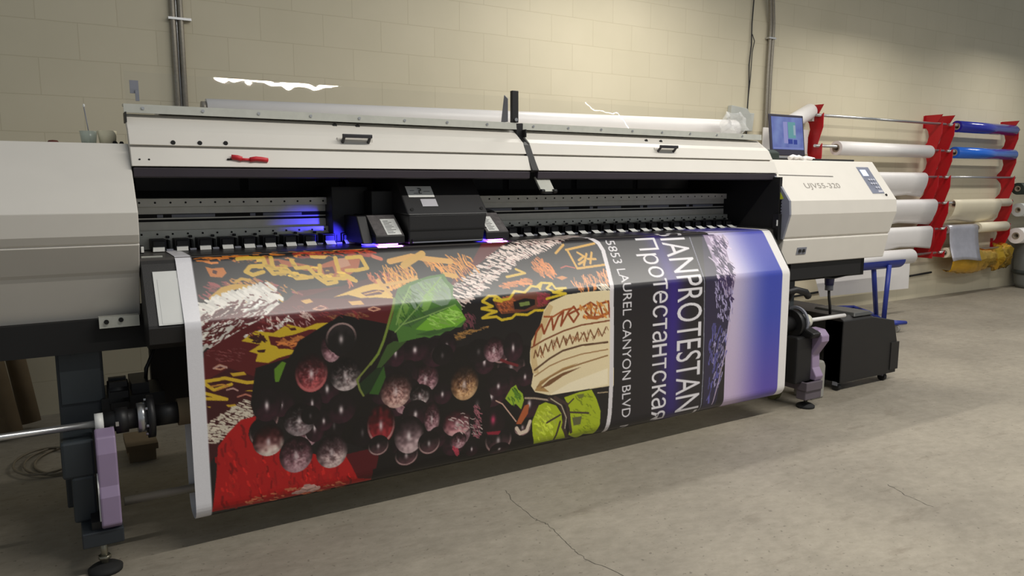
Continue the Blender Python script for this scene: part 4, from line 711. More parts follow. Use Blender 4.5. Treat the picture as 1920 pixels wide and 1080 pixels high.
('s',(90,86,150),50,0.044,0.0077,105,[(2.591,0.965),(2.745,0.98),(2.683,1.312),(2.595,1.39)]),('l',(190,170,190),0.0055,[(2.745,0.98),(2.714,1.134),(2.667,1.299),(2.63,1.409)])]
class Canvas:
    def __init__(s, step=0.00145):
        s.d = step; s.W = int(BW/step); s.H = int((BT1-BT0)/step)
        s.c = np.empty((s.H, s.W, 3), np.float32); s.c[:] = (30, 26, 26)
        s.rng = np.random.RandomState(3)
    def box(s, x0, x1, y0, y1):
        i0, i1 = max(0, int(x0/s.d)-1), min(s.W, int(x1/s.d)+2); j0, j1 = max(0, int((y0-BT0)/s.d)-1), min(s.H, int((y1-BT0)/s.d)+2)
        if i1 <= i0 or j1 <= j0: return None
        X, Y = np.meshgrid((np.arange(i0, i1)+.5)*s.d, (np.arange(j0, j1)+.5)*s.d+BT0)
        return slice(j0, j1), slice(i0, i1), X, Y
    def inside(s, pts, X, Y):
        m = np.zeros(X.shape, bool); n = len(pts)
        for i in range(n):
            (x0, y0), (x1, y1) = pts[i], pts[(i+1) % n]
            if y0 == y1: continue
            m ^= ((y0 > Y) != (y1 > Y)) & (X < (x1-x0)*(Y-y0)/(y1-y0)+x0)
        return m
    def poly(s, col, pts):
        a = np.array(pts); b = s.box(a[:, 0].min(), a[:, 0].max(), a[:, 1].min(), a[:, 1].max())
        if b is None: return
        m = s.inside(pts, b[2], b[3]); v = s.c[b[0], b[1]]; v[m] = col
    def seg(s, col, p, q, w):
        b = s.box(min(p[0], q[0])-w, max(p[0], q[0])+w, min(p[1], q[1])-w, max(p[1], q[1])+w)
        if b is None: return
        d = np.array(q)-np.array(p); L = d @ d+1e-9
        t = np.clip(((b[2]-p[0])*d[0]+(b[3]-p[1])*d[1])/L, 0, 1)
        m = np.hypot(b[2]-p[0]-t*d[0], b[3]-p[1]-t*d[1]) < w/2
        s.c[b[0], b[1]][m] = col
    def line(s, col, w, pts):
        for p, q in zip(pts, pts[1:]): s.seg(col, p, q, w)
    def jit(s, col, k=26): return np.clip(np.array(col)*(1+s.rng.uniform(-k, k)/100), 0, 255)
    def specks(s, col, n, ln, w, ang, pts):
        a = np.array(pts); k = 0; g = 0
        while k < n and g < n*40:
            g += 1; x = s.rng.uniform(a[:, 0].min(), a[:, 0].max()); y = s.rng.uniform(a[:, 1].min(), a[:, 1].max())
            if not s.inside(pts, np.array([[x]]), np.array([[y]]))[0, 0]: continue
            k += 1; an = math.radians(ang+s.rng.uniform(-18, 18)); l = ln*s.rng.uniform(.4, 1.2)/2; bend = s.rng.uniform(-.4, .4)
            c, sn = math.cos(an)*l, math.sin(an)*l
            s.line(s.jit(col, 18), w*s.rng.uniform(.6, 1.2), [(x-c, y-sn), (x+sn*bend, y-c*bend), (x+c, y+sn)])
    def braid(s, col, dark, w, n, pts):
        """ribbon of slanted light tufts with dark gaps"""
        P = np.array(pts); cu = np.r_[0, np.cumsum(np.linalg.norm(np.diff(P, axis=0), axis=1))]
        for i in range(n):
            u = cu[-1]*(i+.5)/n; x = np.interp(u, cu, P[:, 0]); y = np.interp(u, cu, P[:, 1])
            k = min(len(P)-2, np.searchsorted(cu, u)-1); d = (P[k+1]-P[k]); d = d/np.linalg.norm(d); nn = np.array([-d[1], d[0]])
            for side in (-1, -.45, .1, .55):
                o = (side+s.rng.uniform(-.1, .25))*w/2; l = w*s.rng.uniform(.16, .3)
                a = np.array([x, y])+nn*o+d*s.rng.uniform(-.012, .012); b = a+(nn*.8+d*.55)*l
                s.seg(s.jit(col, 9), a, b, w*.055*s.rng.uniform(.6, 1.5))
            if i % 2 == 0:
                o = s.rng.uniform(-.45, .45)*w; a = np.array([x, y])+nn*o; s.seg(dark, a, a+(d*.9+nn*.5)*w*.16, w*.03)
    def noise(s, shape, cell):
        h, w = shape; g = s.rng.rand(h//cell+3, w//cell+3); yy = np.linspace(0, g.shape[0]-2.01, h); xx = np.linspace(0, g.shape[1]-2.01, w)
        y0, x0 = yy.astype(int), xx.astype(int); fy, fx = (yy-y0)[:, None], (xx-x0)[None]
        a = g[y0][:, x0]*(1-fx)+g[y0][:, x0+1]*fx; b = g[y0+1][:, x0]*(1-fx)+g[y0+1][:, x0+1]*fx
        return a*(1-fy)+b*fy
    def grape(s, kind, cx, cy, rx, ry):
        b = s.box(cx-rx, cx+rx, cy-ry, cy+ry)
        if b is None: return
        u, v = (b[2]-cx)/rx, (b[3]-cy)/ry; r = np.hypot(u, v); m = r < 1
        base, low, top, hi = {'deep': ((24, 18, 20), (62, 30, 42), (30, 20, 24), 1), 'black': ((20, 16, 17), (30, 22, 24), (22, 18, 18), .3), 'pinkred': ((120, 36, 46), (186, 92, 92), (60, 20, 24), .9), 'frost': ((40, 32, 34), (196, 180, 178), (24, 19, 20), .8),
            'grey': ((60, 50, 54), (150, 134, 136), (24, 19, 21), .9), 'whitebase': ((110, 40, 44), (214, 202, 190), (66, 20, 24), .8), 'mauve': ((116, 66, 78), (176, 140, 146), (84, 40, 50), .8), 'speck': ((128, 92, 98), (206, 186, 180), (60, 40, 46), .7),
            'speckpink': ((150, 92, 88), (206, 172, 160), (44, 30, 32), .7), 'red': ((118, 22, 32), (150, 44, 50), (170, 40, 52), .9), 'rim': ((24, 19, 20), (96, 62, 68), (24, 18, 20), .7), 'pinkgrey': ((124, 92, 98), (196, 172, 172), (40, 28, 32), .9),
            'tan': ((150, 96, 60), (206, 168, 122), (60, 40, 32), .7), 'pink': ((140, 70, 84), (206, 160, 160), (84, 24, 34), .8), 'dot': ((26, 18, 20), (40, 24, 28), (24, 18, 20), 0), 'ring': ((26, 22, 22), (26, 22, 22), (60, 50, 52), .8)}[kind]
        nz = s.noise(u.shape, 9); n2 = s.noise(u.shape, 4)
        g = np.clip(v*.75+.15*u+.25+(nz-.5)*.55, 0, 1)[..., None]; h = np.clip(-v*.8+(nz-.5)*.5, 0, 1)[..., None]
        c = np.array(base)*(1-g)+np.array(low)*g; c = c*(1-h)+np.array(top)*h
        if kind in ('speck', 'frost', 'speckpink', 'pinkred', 'grey', 'tan', 'mauve'):
            q = (n2 > .62)[..., None]*np.clip(1.1-r, 0, 1)[..., None]; c = c*(1-.65*q)+np.array((56, 26, 30))*.65*q
            q = (n2 < .30)[..., None]*np.clip(1.1-r, 0, 1)[..., None]; c = c*(1-.5*q)+np.array((222, 200, 196))*.5*q
        if kind not in ('deep', 'black', 'dot', 'ring', 'rim'):
            c = c*np.clip(.80+.50*v-.25*np.clip(np.abs(u-.1)-.35, 0, 1)+(nz-.5)*.5, .28, 1.12)[..., None]
        e = np.clip((r-.74)/.26, 0, 1)[..., None]*(np.clip(.9-v, 0, 1)[..., None]*.8+.2); c = c*(1-.75*e)+np.array((20, 15, 16))*.75*e
        if kind in ('rim', 'red', 'pinkred', 'ring'):
            e = (np.abs(r-.90) < .06)[..., None]*np.clip((v if kind != 'ring' else -v)+.35, 0, 1)[..., None]; c = c*(1-.7*e)+np.array((206, 170, 164) if kind != 'pinkred' else (200, 110, 110))*.7*e
        if hi:
            q = np.exp(-(((u+.02)/.13)**2+((v-.08)/.24)**2))[..., None]*hi; c = c*(1-q)+np.array((232, 216, 216))*q
        if kind == 'dot':
            q = np.exp(-(((u)/.18)**2+((v+.1)/.3)**2))[..., None]; c = c*(1-q)+np.array((190, 60, 100))*q
        s.c[b[0], b[1]][m] = c[m]
    def text(s, body, s0, s1, t0, t1, col):
        vs, fs = text_mesh(body.replace('н', 'п')); mn, mx = vs.min(0), vs.max(0)
        T = t0+(vs[:, 0]-mn[0])/(mx[0]-mn[0])*(t1-t0); S = s0+(vs[:, 1]-mn[1])/(mx[1]-mn[1])*(s1-s0)
        n = body.find('н')
        if n > 0:                                                       # this glyph is drawn from three bars
            xa = text_mesh(body[:n])[0][:, 0].max(); xb = text_mesh(body[:n]+'п')[0][:, 0].max(); xh = vs[:, 1].mean()*0+text_mesh('о')[0][:, 1].max()
            fs = [f for f in fs if not xa < sum(vs[i, 0] for i in f)/len(f) < xb+.02]
            sT = (t1-t0)/(mx[0]-mn[0]); sS = (s1-s0)/(mx[1]-mn[1]); g = (xb-xa)*.17; w = .095
            for (a0, a1, b0, b1) in ((xa+g, xa+g+w, 0, xh), (xb-w, xb, 0, xh), (xa+g, xb, xh*.46, xh*.62)):
                A0, A1, B0, B1 = t0+(a0-mn[0])*sT, t0+(a1-mn[0])*sT, s0+(b0-mn[1])*sS, s0+(b1-mn[1])*sS
                s.poly(col, [(B0, A0), (B1, A0), (B1, A1), (B0, A1)])
        for f in fs: s.poly(col, [(S[i], T[i]) for i in f])
C_ = Canvas()
xs = (np.arange(C_.W)+.5)*C_.d; ts = (np.arange(C_.H)+.5)*C_.d+BT0
for op in ART:
    k = op[0]
    if k == 'p': C_.poly(op[1], op[2])
    elif k == 'l': C_.line(op[1], op[2], op[3])
    elif k == 's': C_.specks(*op[1:])
    elif k == 'b': C_.braid(*op[1:])
    elif k == 'g': C_.grape(*op[1:])
    elif k == 'purple':
        a = np.exp(-((xs-(op[2]+op[3])/2)/((op[4]-op[1])*.30))**2)[None, :, None]*np.clip(.45+.5*np.sin((ts-.2)*2.2), .3, 1)[:, None, None]*.8
        C_.c[:] = C_.c*(1-a)+np.array((58, 34, 150))*a
    elif k == 'sky_and_sheen':
        m = xs > op[1]; u = np.clip((xs[m]-op[1])/(3.157-op[1]), 0, 1)[None, :, None]; t = ts[:, None, None]
        L = np.array((192, 180, 206)); R_ = np.array((62, 74, 172)); P_ = np.array((92, 74, 168)); TP = np.array((214, 198, 234))
        right = R_*(1-np.clip((t-.95)/.45, 0, 1))+P_*np.clip((t-.95)/.45, 0, 1)
        right = right*(1-.25*np.clip((.72-t)/.2, 0, 1))+np.array((150, 130, 200))*.25*np.clip((.72-t)/.2, 0, 1)  # blue side also paler above the fold, sheen put into the colour
        L = L*(1-np.clip((.74-t)/.05, 0, 1)*.55)+np.array((236, 226, 244))*np.clip((.74-t)/.05, 0, 1)*.55  # sheen of the slope above the fold, painted as paler lavender sky
        left = L*(1-np.clip((t-.8)/.6, 0, 1)*.35)+np.array((206, 170, 206))*np.clip((t-.8)/.6, 0, 1)*.35
        w = np.clip((u-.08)/.72, 0, 1); w = w*w*(3-2*w)
        C_.c[:, m] = left*(1-w)+right*w
        a = np.clip((.40-t)/.06, 0, 1)*.75; C_.c[:, m] = C_.c[:, m]*(1-a)+np.array((52, 44, 130))*a
WT = (226, 222, 226)
C_.text('5853 LAUREL CANYON BLVD  N', 1.990, 2.046, 0.452, 1.470, WT)
C_.text('Протестантская', 2.150, 2.318, 0.448, 1.436, WT)
C_.text('SIANPROTESTANT', 2.352, 2.530, 0.390, 1.500, WT)
C_.text('C', 2.13, 2.25, .36, .40, (120, 112, 130)); C_.text('O', 2.60, 2.72, .34, .385, (190, 180, 214))
C_.c[:, xs < .057] = (228, 226, 230); C_.c[:, xs > 3.157] = (230, 226, 224)
C_.c *= (1+(C_.rng.rand(C_.H, C_.W, 1)-.5)*.05)
nS, nT = C_.W//2, C_.H//2
cc = C_.c[:nT*2, :nS*2].reshape(nT, 2, nS, 2, 3).mean((1, 3))/255.0
cc = np.where(cc <= .04045, cc/12.92, ((np.clip(cc, 0, 1)+.055)/1.055)**2.4)
S = np.linspace(0, BW, nS); T = np.linspace(BT0, BT1, nT)
BY = np.interp(T, BCUM, BPROF[:, 0]); BZ = np.interp(T, BCUM, BPROF[:, 1])
sag = np.sin(S*2.1+.4)*.004+np.sin(S*5.3)*.0015                         # the loose sheet is never perfectly flat
amt = np.clip((T-.80)/.5, 0, 1)*np.clip((BT1-T)/.3, 0, 1)
co = np.empty((nT, nS, 3), np.float32)
co[..., 0] = BX0+S[None]; co[..., 1] = BY[:, None]+sag[None]*amt[:, None]; co[..., 2] = BZ[:, None]
me = bpy.data.meshes.new('printed_banner')
idx = np.arange(nT*nS).reshape(nT, nS)
quads = np.stack([idx[:-1, :-1], idx[1:, :-1], idx[1:, 1:], idx[:-1, 1:]], -1).reshape(-1, 4)
me.vertices.add(nT*nS); me.vertices.foreach_set('co', co.reshape(-1))
me.loops.add(quads.size); me.loops.foreach_set('vertex_index', quads.reshape(-1).astype(np.int32))
me.polygons.add(len(quads)); me.polygons.foreach_set('loop_start', np.arange(0, quads.size, 4, dtype=np.int32))
me.polygons.foreach_set('use_smooth', np.ones(len(quads), bool))
me.update(calc_edges=True)
ca = me.attributes.new('print', 'FLOAT_COLOR', 'POINT')
ca.data.foreach_set('color', np.concatenate([cc.reshape(-1, 3), np.ones((nT*nS, 1))], 1).astype(np.float32).reshape(-1))
mb_ = bpy.data.materials.new('glossy_printed_vinyl'); mb_.use_nodes = True; nt = mb_.node_tree; b = nt.nodes['Principled BSDF']
at = nt.nodes.new('ShaderNodeAttribute'); at.attribute_name = 'print'
ge = nt.nodes.new('ShaderNodeNewGeometry'); mx = nt.nodes.new('ShaderNodeMixRGB'); mx.inputs[2].default_value = (0.72, 0.72, 0.74, 1)
nt.links.new(at.outputs['Color'], mx.inputs[1]); nt.links.new(ge.outputs['Backfacing'], mx.inputs['Fac']); nt.links.new(mx.outputs[0], b.inputs['Base Color'])
b.inputs['Roughness'].default_value = 0.30; b.inputs['Specular IOR Level'].default_value = 0.6
me.materials.append(mb_)
bn = bpy.data.objects.new('printed_banner', me); COL.objects.link(bn)
tag(bn, 'wide glossy banner printed with grapes, leaves, a cup and lettering, hanging from the printer', 'banner')
MBc = MB().ring((0.325, 2.95, .518), (3.585, 2.95, .518), .050, .040, 32)
tag(MBc.build('cardboard_core', M_card), 'brown cardboard take-up tube on the chuck behind the banner', 'tube')
# ------------------------------------------------------------------ on and around the printer
# red-handled cutter lying on the left hood
rk = thing('cutter', 'small red-handled cutter stuck on the left hood above the lip', 'tool', (0.64, 3.03, 1.455))
yk = 3.016
MB().tube([(0.578, ho(1.462)-.008, 1.462), (0.600, ho(1.460)-.010, 1.460), (0.615, ho(1.455)-.009, 1.455)], .0095, 10).tube([(0.61, ho(1.454)-.009, 1.454), (0.65, ho(1.453)-.008, 1.453)], .005, 10).tube([(0.645, ho(1.453)-.009, 1.453), (0.668, ho(1.457)-.011, 1.457), (0.69, ho(1.455)-.010, 1.455), (0.712, ho(1.452)-.006, 1.452)], .009, 10).build('handle', M_redp, rk)
MB().tube([(0.580, ho(1.455)-.006, 1.4545), (0.562, ho(1.454)-.004, 1.453)], .003, 6).build('blade', M_hole, rk)
# cups and bits on the left cabinet
tag(MB().lathe((0.118, 3.34, 1.506), [(0, 0), (.024, 0), (.030, .055), (.0285, .055), (.0235, .003), (0, .003)], 20).build('clear_cup', mat('frosted_plastic', (186, 196, 184), 0.25, alpha=0.55)), 'clear plastic cup left of the cream cup on the left cabinet', 'cup')
tag(MB().lathe((0.182, 3.34, 1.506), [(0, 0), (.027, 0), (.034, .058), (.032, .058), (.026, .003), (0, .003)], 20).build('paper_cup', mat('cream_cup', (226, 218, 188), 0.55)), 'cream paper cup on top of the left cabinet', 'cup')
st_ = thing('swab', 'thin swab stick standing in the clear cup', 'stick', (0.118, 3.34, 1.508))
MB().tube([(0.125, 3.34, 1.509), (0.110, 3.345, 1.65)], .002, 6).build('stick', M_gtrim, st_); MB().lathe((0.110, 3.345, 1.648), [(0, 0), (.004, .004), (.004, .012), (0, .016)], 10).build('swab_tip', M_label, st_)
tag(MB().lathe((0.0, 3.45, 1.506), [(0, 0), (.022, 0), (.024, .010), (.015, .022), (0, .024)], 14).build('ink_cap', mat('rust_brown', (92, 46, 34), 0.6)), 'small rust-brown cap on the back edge of the left cabinet', 'cap')
for i, (x, r, lb) in enumerate(((.205, .010, 'small dark cap just right of the cream cup'), (.228, .008, 'tiny dark cap next to the left hood'))):
    tag(MB().lathe((x, 3.32, 1.506), [(0, 0), (r, 0), (r, .012), (r*.6, .018), (0, .018)], 12).build('bottle_cap', M_hole), lb, 'cap')
# long white roll on the top deck
tr_ = thing('vinyl_roll', 'long white roll of vinyl lying along the top of the printer', 'roll', (2.1, 3.50, 1.64))
MB().cyl((0.575, 3.50, 1.680), (3.80, 3.50, 1.710), .044, 30, .062).build('vinyl', M_paper, tr_)
MB().cyl((0.555, 3.50, 1.680), (0.576, 3.50, 1.680), .032, 24).build('end_plug', M_cond, tr_)
# crumpled clear film at the right end of the hood
def film_mat():
    m = bpy.data.materials.new('clear_film'); m.use_nodes = True; nt = m.node_tree; b = nt.nodes['Principled BSDF']
    b.inputs['Base Color'].default_value = (0.9, 0.9, 0.9, 1); b.inputs['Roughness'].default_value = 0.12; b.inputs['Alpha'].default_value = 0.42; b.inputs['Specular IOR Level'].default_value = 0.9
    tc = nt.nodes.new('ShaderNodeTexCoord'); nz = nt.nodes.new('ShaderNodeTexNoise'); nz.inputs['Scale'].default_value = 18
    bp = nt.nodes.new('ShaderNodeBump'); bp.inputs['Strength'].default_value = 0.8; bp.inputs['Distance'].default_value = 0.03
    nt.links.new(tc.outputs['Object'], nz.inputs['Vector']); nt.links.new(nz.outputs['Fac'], bp.inputs['Height']); nt.links.new(bp.outputs['Normal'], b.inputs['Normal'])
    return m
fm = film_mat(); rf = random.Random(11)
def crumple(x0, x1, y, z0, z1, name, label, amp=.03, n=9, m=None):
    vs, fs = [], []
    for j in range(n):
        for i in range(n):
            u, v = i/(n-1), j/(n-1); pinch_ = .55+.45*v if name != 'crumpled_film' else 1-.35*abs(v-.5)
            vs.append(((x0+x1)/2+(u-.5)*(x1-x0)*pinch_+rf.uniform(-.012, .012), y+math.sin(u*9+v*5)*amp+rf.uniform(-amp, amp)*.6, z0+(z1-z0)*v+rf.uniform(-.012, .012)*(v > .05)))
    for j in range(n-1):
        for i in range(n-1): fs.append((j*n+i, j*n+i+1, (j+1)*n+i+1, (j+1)*n+i))
    return tag(MB().add(vs, fs, True).build(name, m or fm), label, 'film')
crumple(3.52, 3.72, 3.34, 1.642, 1.80, 'crumpled_film', 'crumpled clear film at the right end of the raised hood')
# laptop on the right cabinet, with tray, cloth and dark box
LT = thing('laptop', 'laptop with blue desktop screen standing on the right cabinet', 'laptop', (4.14, 3.36, 1.53))
def lap(x, z, back=0): return (x, 3.33+.16*(z-1.54)+back, z)
sx0, sx1 = 3.972, 4.310
ld = MB(); ld.hexa([lap(sx0, 1.545), lap(sx1, 1.545), lap(sx1, 1.545, .012), lap(sx0, 1.545, .012)], [lap(sx0+.01, 1.813), lap(sx1+.01, 1.813), lap(sx1+.01, 1.813, .012), lap(sx0+.01, 1.813, .012)])
ldo = ld.build('lid', mat('laptop_bezel', (52, 48, 62), 0.35), LT, bevel=0.006)
def screen_mat():
    m = bpy.data.materials.new('lit_screen'); m.use_nodes = True; nt = m.node_tree; b = nt.nodes['Principled BSDF']
    tc = nt.nodes.new('ShaderNodeTexCoord'); nz = nt.nodes.new('ShaderNodeTexNoise'); nz.inputs['Scale'].default_value = 9
    rp = nt.nodes.new('ShaderNodeValToRGB'); rp.color_ramp.elements[0].position = .35; rp.color_ramp.elements[1].position = .65
    rp.color_ramp.elements[0].color = (*lin((88, 100, 172)), 1); rp.color_ramp.elements[1].color = (*lin((122, 140, 196)), 1)
    nt.links.new(tc.outputs['Object'], nz.inputs['Vector']); nt.links.new(nz.outputs['Fac'], rp.inputs['Fac']); nt.links.new(rp.outputs[0], b.inputs['Emission Color'])
    b.inputs['Emission Strength'].default_value = .75; b.inputs['Base Color'].default_value = (.02, .02, .03, 1); b.inputs['Roughness'].default_value = .3
    return m
def glow(n, c, s=.8): return mat(n, (10, 10, 14), .3, emit=c, es=s)
def scr(x0, x1, z0, z1, l): return MB().hexa([lap(x0, z0, -l), lap(x1, z0, -l), lap(x1, z0, .001), lap(x0, z0, .001)], [lap(x0+(z1-z0)*.037, z1, -l), lap(x1+(z1-z0)*.037, z1, -l), lap(x1+(z1-z0)*.037, z1, .001), lap(x0+(z1-z0)*.037, z1, .001)])
so_ = scr(3.992, 4.298, 1.585, 1.797, .0015).build('screen', screen_mat(), LT)
scr(4.105, 4.145, 1.625, 1.765, .0025).build('window_strip', glow('screen_lilac', (150, 150, 204)), so_)
scr(4.152, 4.225, 1.66, 1.765, .0025).build('picture', glow('screen_green', (104, 160, 164)), so_)
scr(4.205, 4.225, 1.68, 1.745, .0035).build('picture_detail', glow('screen_pale', (160, 180, 190)), so_)
scr(4.145, 4.19, 1.622, 1.652, .0025).build('program_window', glow('screen_navy', (44, 62, 150)), so_)
scr(4.20, 4.235, 1.62, 1.65, .0025).build('program_icon', glow('screen_navy', (44, 62, 150)), so_)
scr(4.0, 4.296, 1.588, 1.598, .0025).build('task_bar', glow('screen_bar', (126, 136, 196)), so_)
MB().box((sx0, 3.30, 1.525), (sx1, 3.52, 1.541)).build('base', mat('laptop_base_grey', (150, 150, 152), 0.4), LT, bevel=0.004)
tag(MB().prism([(3.18, 1.508), (3.18, 1.522), (3.56, 1.524), (3.56, 1.508)], 4.20, 4.62).build('tray', M_black, bevel=0.002), 'flat black tray right of the laptop on the right cabinet', 'tray')
tag(MB().prism([(3.24, 1.507), (3.24, 1.5245), (3.56, 1.5245), (3.56, 1.507)], 3.93, 4.19).build('laptop_stand', M_blk2, bevel=0.002), 'dark flat stand under the laptop', 'stand')
cl_ = MB()
def blob(pts, r, n=9):
    cl_.tube(pts, r, n)
for pts, r in (([(3.985, 3.2, 1.522), (4.02, 3.2, 1.534), (4.06, 3.2, 1.527), (4.10, 3.2, 1.522)], .013), ([(4.02, 3.19, 1.520), (4.05, 3.18, 1.532), (4.10, 3.19, 1.522)], .011), ([(4.10, 3.2, 1.518), (4.15, 3.2, 1.528), (4.20, 3.2, 1.522), (4.225, 3.2, 1.519)], .012), ([(4.0, 3.21, 1.517), (4.12, 3.2, 1.516), (4.2, 3.21, 1.517)], .009)): blob(pts, r)
tag(cl_.build('cleaning_cloth', M_paper), 'crumpled white cloth in front of the laptop', 'cloth')
tag(MB().prism([(3.22, 1.507), (3.22, 1.556), (3.26, 1.575), (3.36, 1.575), (3.36, 1.507)], 3.76, 3.92).build('dark_box', M_olive, bevel=0.008), 'dark green box left of the laptop', 'box')
# waste bottle
wb = thing('waste_bottle', 'grey plastic jug on the floor beside the right foot of the printer', 'bottle', (4.06, 3.02, 0))
MB().prism_y([(4.0, 0.0), (4.125, 0.0), (4.13, 0.21), (4.112, 0.245), (4.07, 0.25), (4.02, 0.245), (4.0, 0.21)], 2.95, 3.09).build('body', M_bottle, wb, bevel=0.012)
MB().tube([(4.045, 3.02, .24), (4.035, 3.02, .28), (4.05, 3.02, .305), (4.078, 3.02, .305), (4.092, 3.02, .275), (4.092, 3.02, .24)], .012, 10).build('handle', M_bottle, wb)
MB().cyl((4.03, 3.02, .245), (4.03, 3.02, .275), .022, 18).build('cap', M_black, wb)
# black supply box on castors
sb_ = thing('supply_box', 'low black steel box on castors right of the printer foot', 'box', (4.62, 3.25, 0))
MB().prism([(2.98, 0.055), (2.98, 0.475), (3.02, 0.500), (3.62, 0.505), (3.62, 0.055)], 4.325, 4.64).prism_y([(4.325, .055), (4.94, .055), (4.935, .28), (4.885, .43), (4.64, .475), (4.325, .475)], 2.979, 3.12).build('body', M_blk2, sb_, bevel=0.006)
MB().hexa([(4.44, 2.985, .49), (4.66, 2.985, .49), (4.66, 3.3, .50), (4.44, 3.3, .50)], [(4.46, 3.0, .515), (4.62, 3.0, .515), (4.62, 3.3, .515), (4.46, 3.3, .515)]).build('lid', mat('dark_grey_lid', (66, 66, 64), 0.45), sb_, bevel=0.006)
MB().box((4.86, 2.972, .08), (4.952, 2.985, .275)).build('side_flange', M_blk2, sb_, bevel=0.002)
for (x, y) in ((4.345, 3.02), (4.85, 3.02), (4.345, 3.56), (4.60, 3.56)):
    k = MB().cyl((x-.014, y, .027), (x+.014, y, .027), .027, 20).build('castor', M_rubber, sb_); MB().box((x-.02, y-.018, .035), (x+.02, y+.018, .062)).build('castor_fork', M_gtrim, k)
# ------------------------------------------------------------------ blue roll cart
RC = thing('roll_cart', 'blue tubular steel cart with trough behind the printer', 'cart', (6.2, 4.25, 0))
half = [(4.15+.085*math.cos(a), .660+.085*math.sin(a)) for a in np.linspace(math.pi*1.0, 2*math.pi, 13)]
inner = [(4.15+.080*math.cos(a), .660+.080*math.sin(a)) for a in np.linspace(2*math.pi, math.pi*1.0, 13)]
MB().prism(half+inner, 4.9, 6.78).build('trough', M_bsteel, RC)
for nm, pts in (('front_post', [(6.53, 4.07, .62), (6.50, 4.07, .09)]), ('rear_post', [(6.40, 4.14, .60), (6.74, 4.30, .10)]), ('left_post', [(5.16, 4.08, .60), (5.17, 4.08, .09)]), ('left_rear_post', [(5.16, 4.2, .60), (5.12, 4.6, .09)])):
    MB().tube(pts, .022, 12).build(nm, M_bsteel, RC)
MB().tube([(6.66, 3.95, .085), (6.53, 4.07, .09), (6.86, 4.46, .09), (7.0, 4.72, .095), (6.75, 4.80, .1)], .017, 10).tube([(6.66, 3.95, .085), (6.42, 3.99, .085)], .017, 10).tube([(7.0, 4.72, .095), (5.12, 4.62, .09)], .017, 10).tube([(5.12, 4.62, .09), (5.17, 4.05, .09), (6.42, 4.0, .085)], .017, 10).build('base_frame', M_bsteel, RC)
for (x, y) in ((6.56, 3.98), (5.17, 4.06), (6.98, 4.70), (5.12, 4.6)):
    k = MB().cyl((x-.012, y, .034), (x+.012, y, .034), .034, 18).build('castor', mat('grey_castor', (150, 148, 142), 0.5), RC); MB().cyl((x, y, .055), (x, y, .085), .010, 10).build('castor_stem', M_steel, k)
def paper_roll(name, label, x0, x1, y, z, r, m, ri=.03, flap=None, group=None, cat='roll', yo=0.0):
    """a roll on its core; flap = (x0, x1, drop) is the loose end that hangs down in front"""
    o = thing(name, label, cat, ((x0+x1)/2, y, z), group)
    mb = MB().ring((x0, y, z), (x1, y, z), r, ri, 30)
    if flap:
        fx0, fx1, dr, curl = flap
        pr = [(y-r*math.sin(a)*1.005, z+r*math.cos(a)*1.005) for a in np.linspace(0.2, math.pi/2, 7)]+[(y-r*1.01+curl*t*t, z-dr*t) for t in np.linspace(.08, 1, 9)]
        fl_ = MB().strip(pr, fx0, fx1, nx=6); fl_.v = [(v[0], v[1]+.006*math.sin(v[0]*9+i)*0, v[2]-(0.02*math.sin(v[0]*6) if v[2] < z-dr*.7 else 0)) for i, v in enumerate(fl_.v)]
        fl_.build('loose_end', m, o, solid=.0012)
    mb.build('roll', m, o)
    MB().ring((x0-.003, y, z), (x1+.003, y, z), ri*1.0, ri*.72, 24).build('core', M_core, o)
    return o
paper_roll('vinyl_roll', 'white vinyl roll lying in the blue cart trough with its end hanging down', 5.0, 6.99, 4.15, .672, .070, M_paper, flap=None)
sheet = thing('hanging_sheet', 'white sheet hanging down behind the blue cart posts', 'sheet', (6.8, 4.5, .3))
MB().hexa([(6.17, 4.52, .29), (7.62, 4.52, .268), (7.62, 4.522, .268), (6.17, 4.522, .29)], [(5.98, 4.50, .66), (7.58, 4.50, .66), (7.58, 4.502, .66), (5.98, 4.502, .66)]).build('vinyl', M_paper, sheet)
# ------------------------------------------------------------------ wall racks of red uprights and rods
LV = [2.045, 1.745, 1.445, 1.145, 0.845, 0.565]
YF, YB = 4.895, YW
def upright(x, label, sign_plate=False):
    o = thing('rack_upright', label, 'rack', (x, YB, 1.3), 'red wall rack uprights')
    f = [(YF, 2.145)]
    f += [(YF+.055, 2.055), (YF+.055, 2.025), (YF+.028, 2.025), (YF-.005, 2.062)]
    for a, b_ in zip(LV, LV[1:]):
        f += [(YF-.006, a-.12), (YF+.045, b_+.02), (YF+.052, b_-.02), (YF+.025, b_-.02), (YF-.006, b_+.018)]
    f += [(YF, .50), (YB, .50)]
    back = []
    for a, b_ in zip(LV[::-1], LV[::-1][1:]):
        back += [(YB, a+.03), (YB-.05, a+.09), (YB-.065, a+.16), (YB-.05, a+.22), (YB, b_-.02)] if b_ > .6 else [(YB, a+.03), (YB, b_-.02)]
    f += back+[(YB, 2.145)]
    MB().prism(f, x-.006, x+.006).build('plate', M_red, o)
    MB().box((x-.03, YB-.006, 2.00), (x+.03, YB, 2.14)).box((x-.03, YB-.006, .55), (x+.03, YB, .66)).build('wall_flange', M_red, o)
    return o
upright(6.57, 'red rack upright standing right behind the laptop'); upright(8.68, 'red rack upright holding the right ends of the white rolls')
upright(8.93, 'red rack upright beside the left ends of the two blue rolls'); upright(10.39, 'red rack upright near the right edge of the photo, right ends of blue rolls')
tag(MB().box((6.535, 4.99, 1.985), (6.563, 5.04, 2.06)).use(1).box((6.532, 5.005, 2.015), (6.536, 5.015, 2.025)).build('wall_outlet', [M_label, M_hole]), 'small pale outlet box on the red upright behind the laptop', 'outlet')
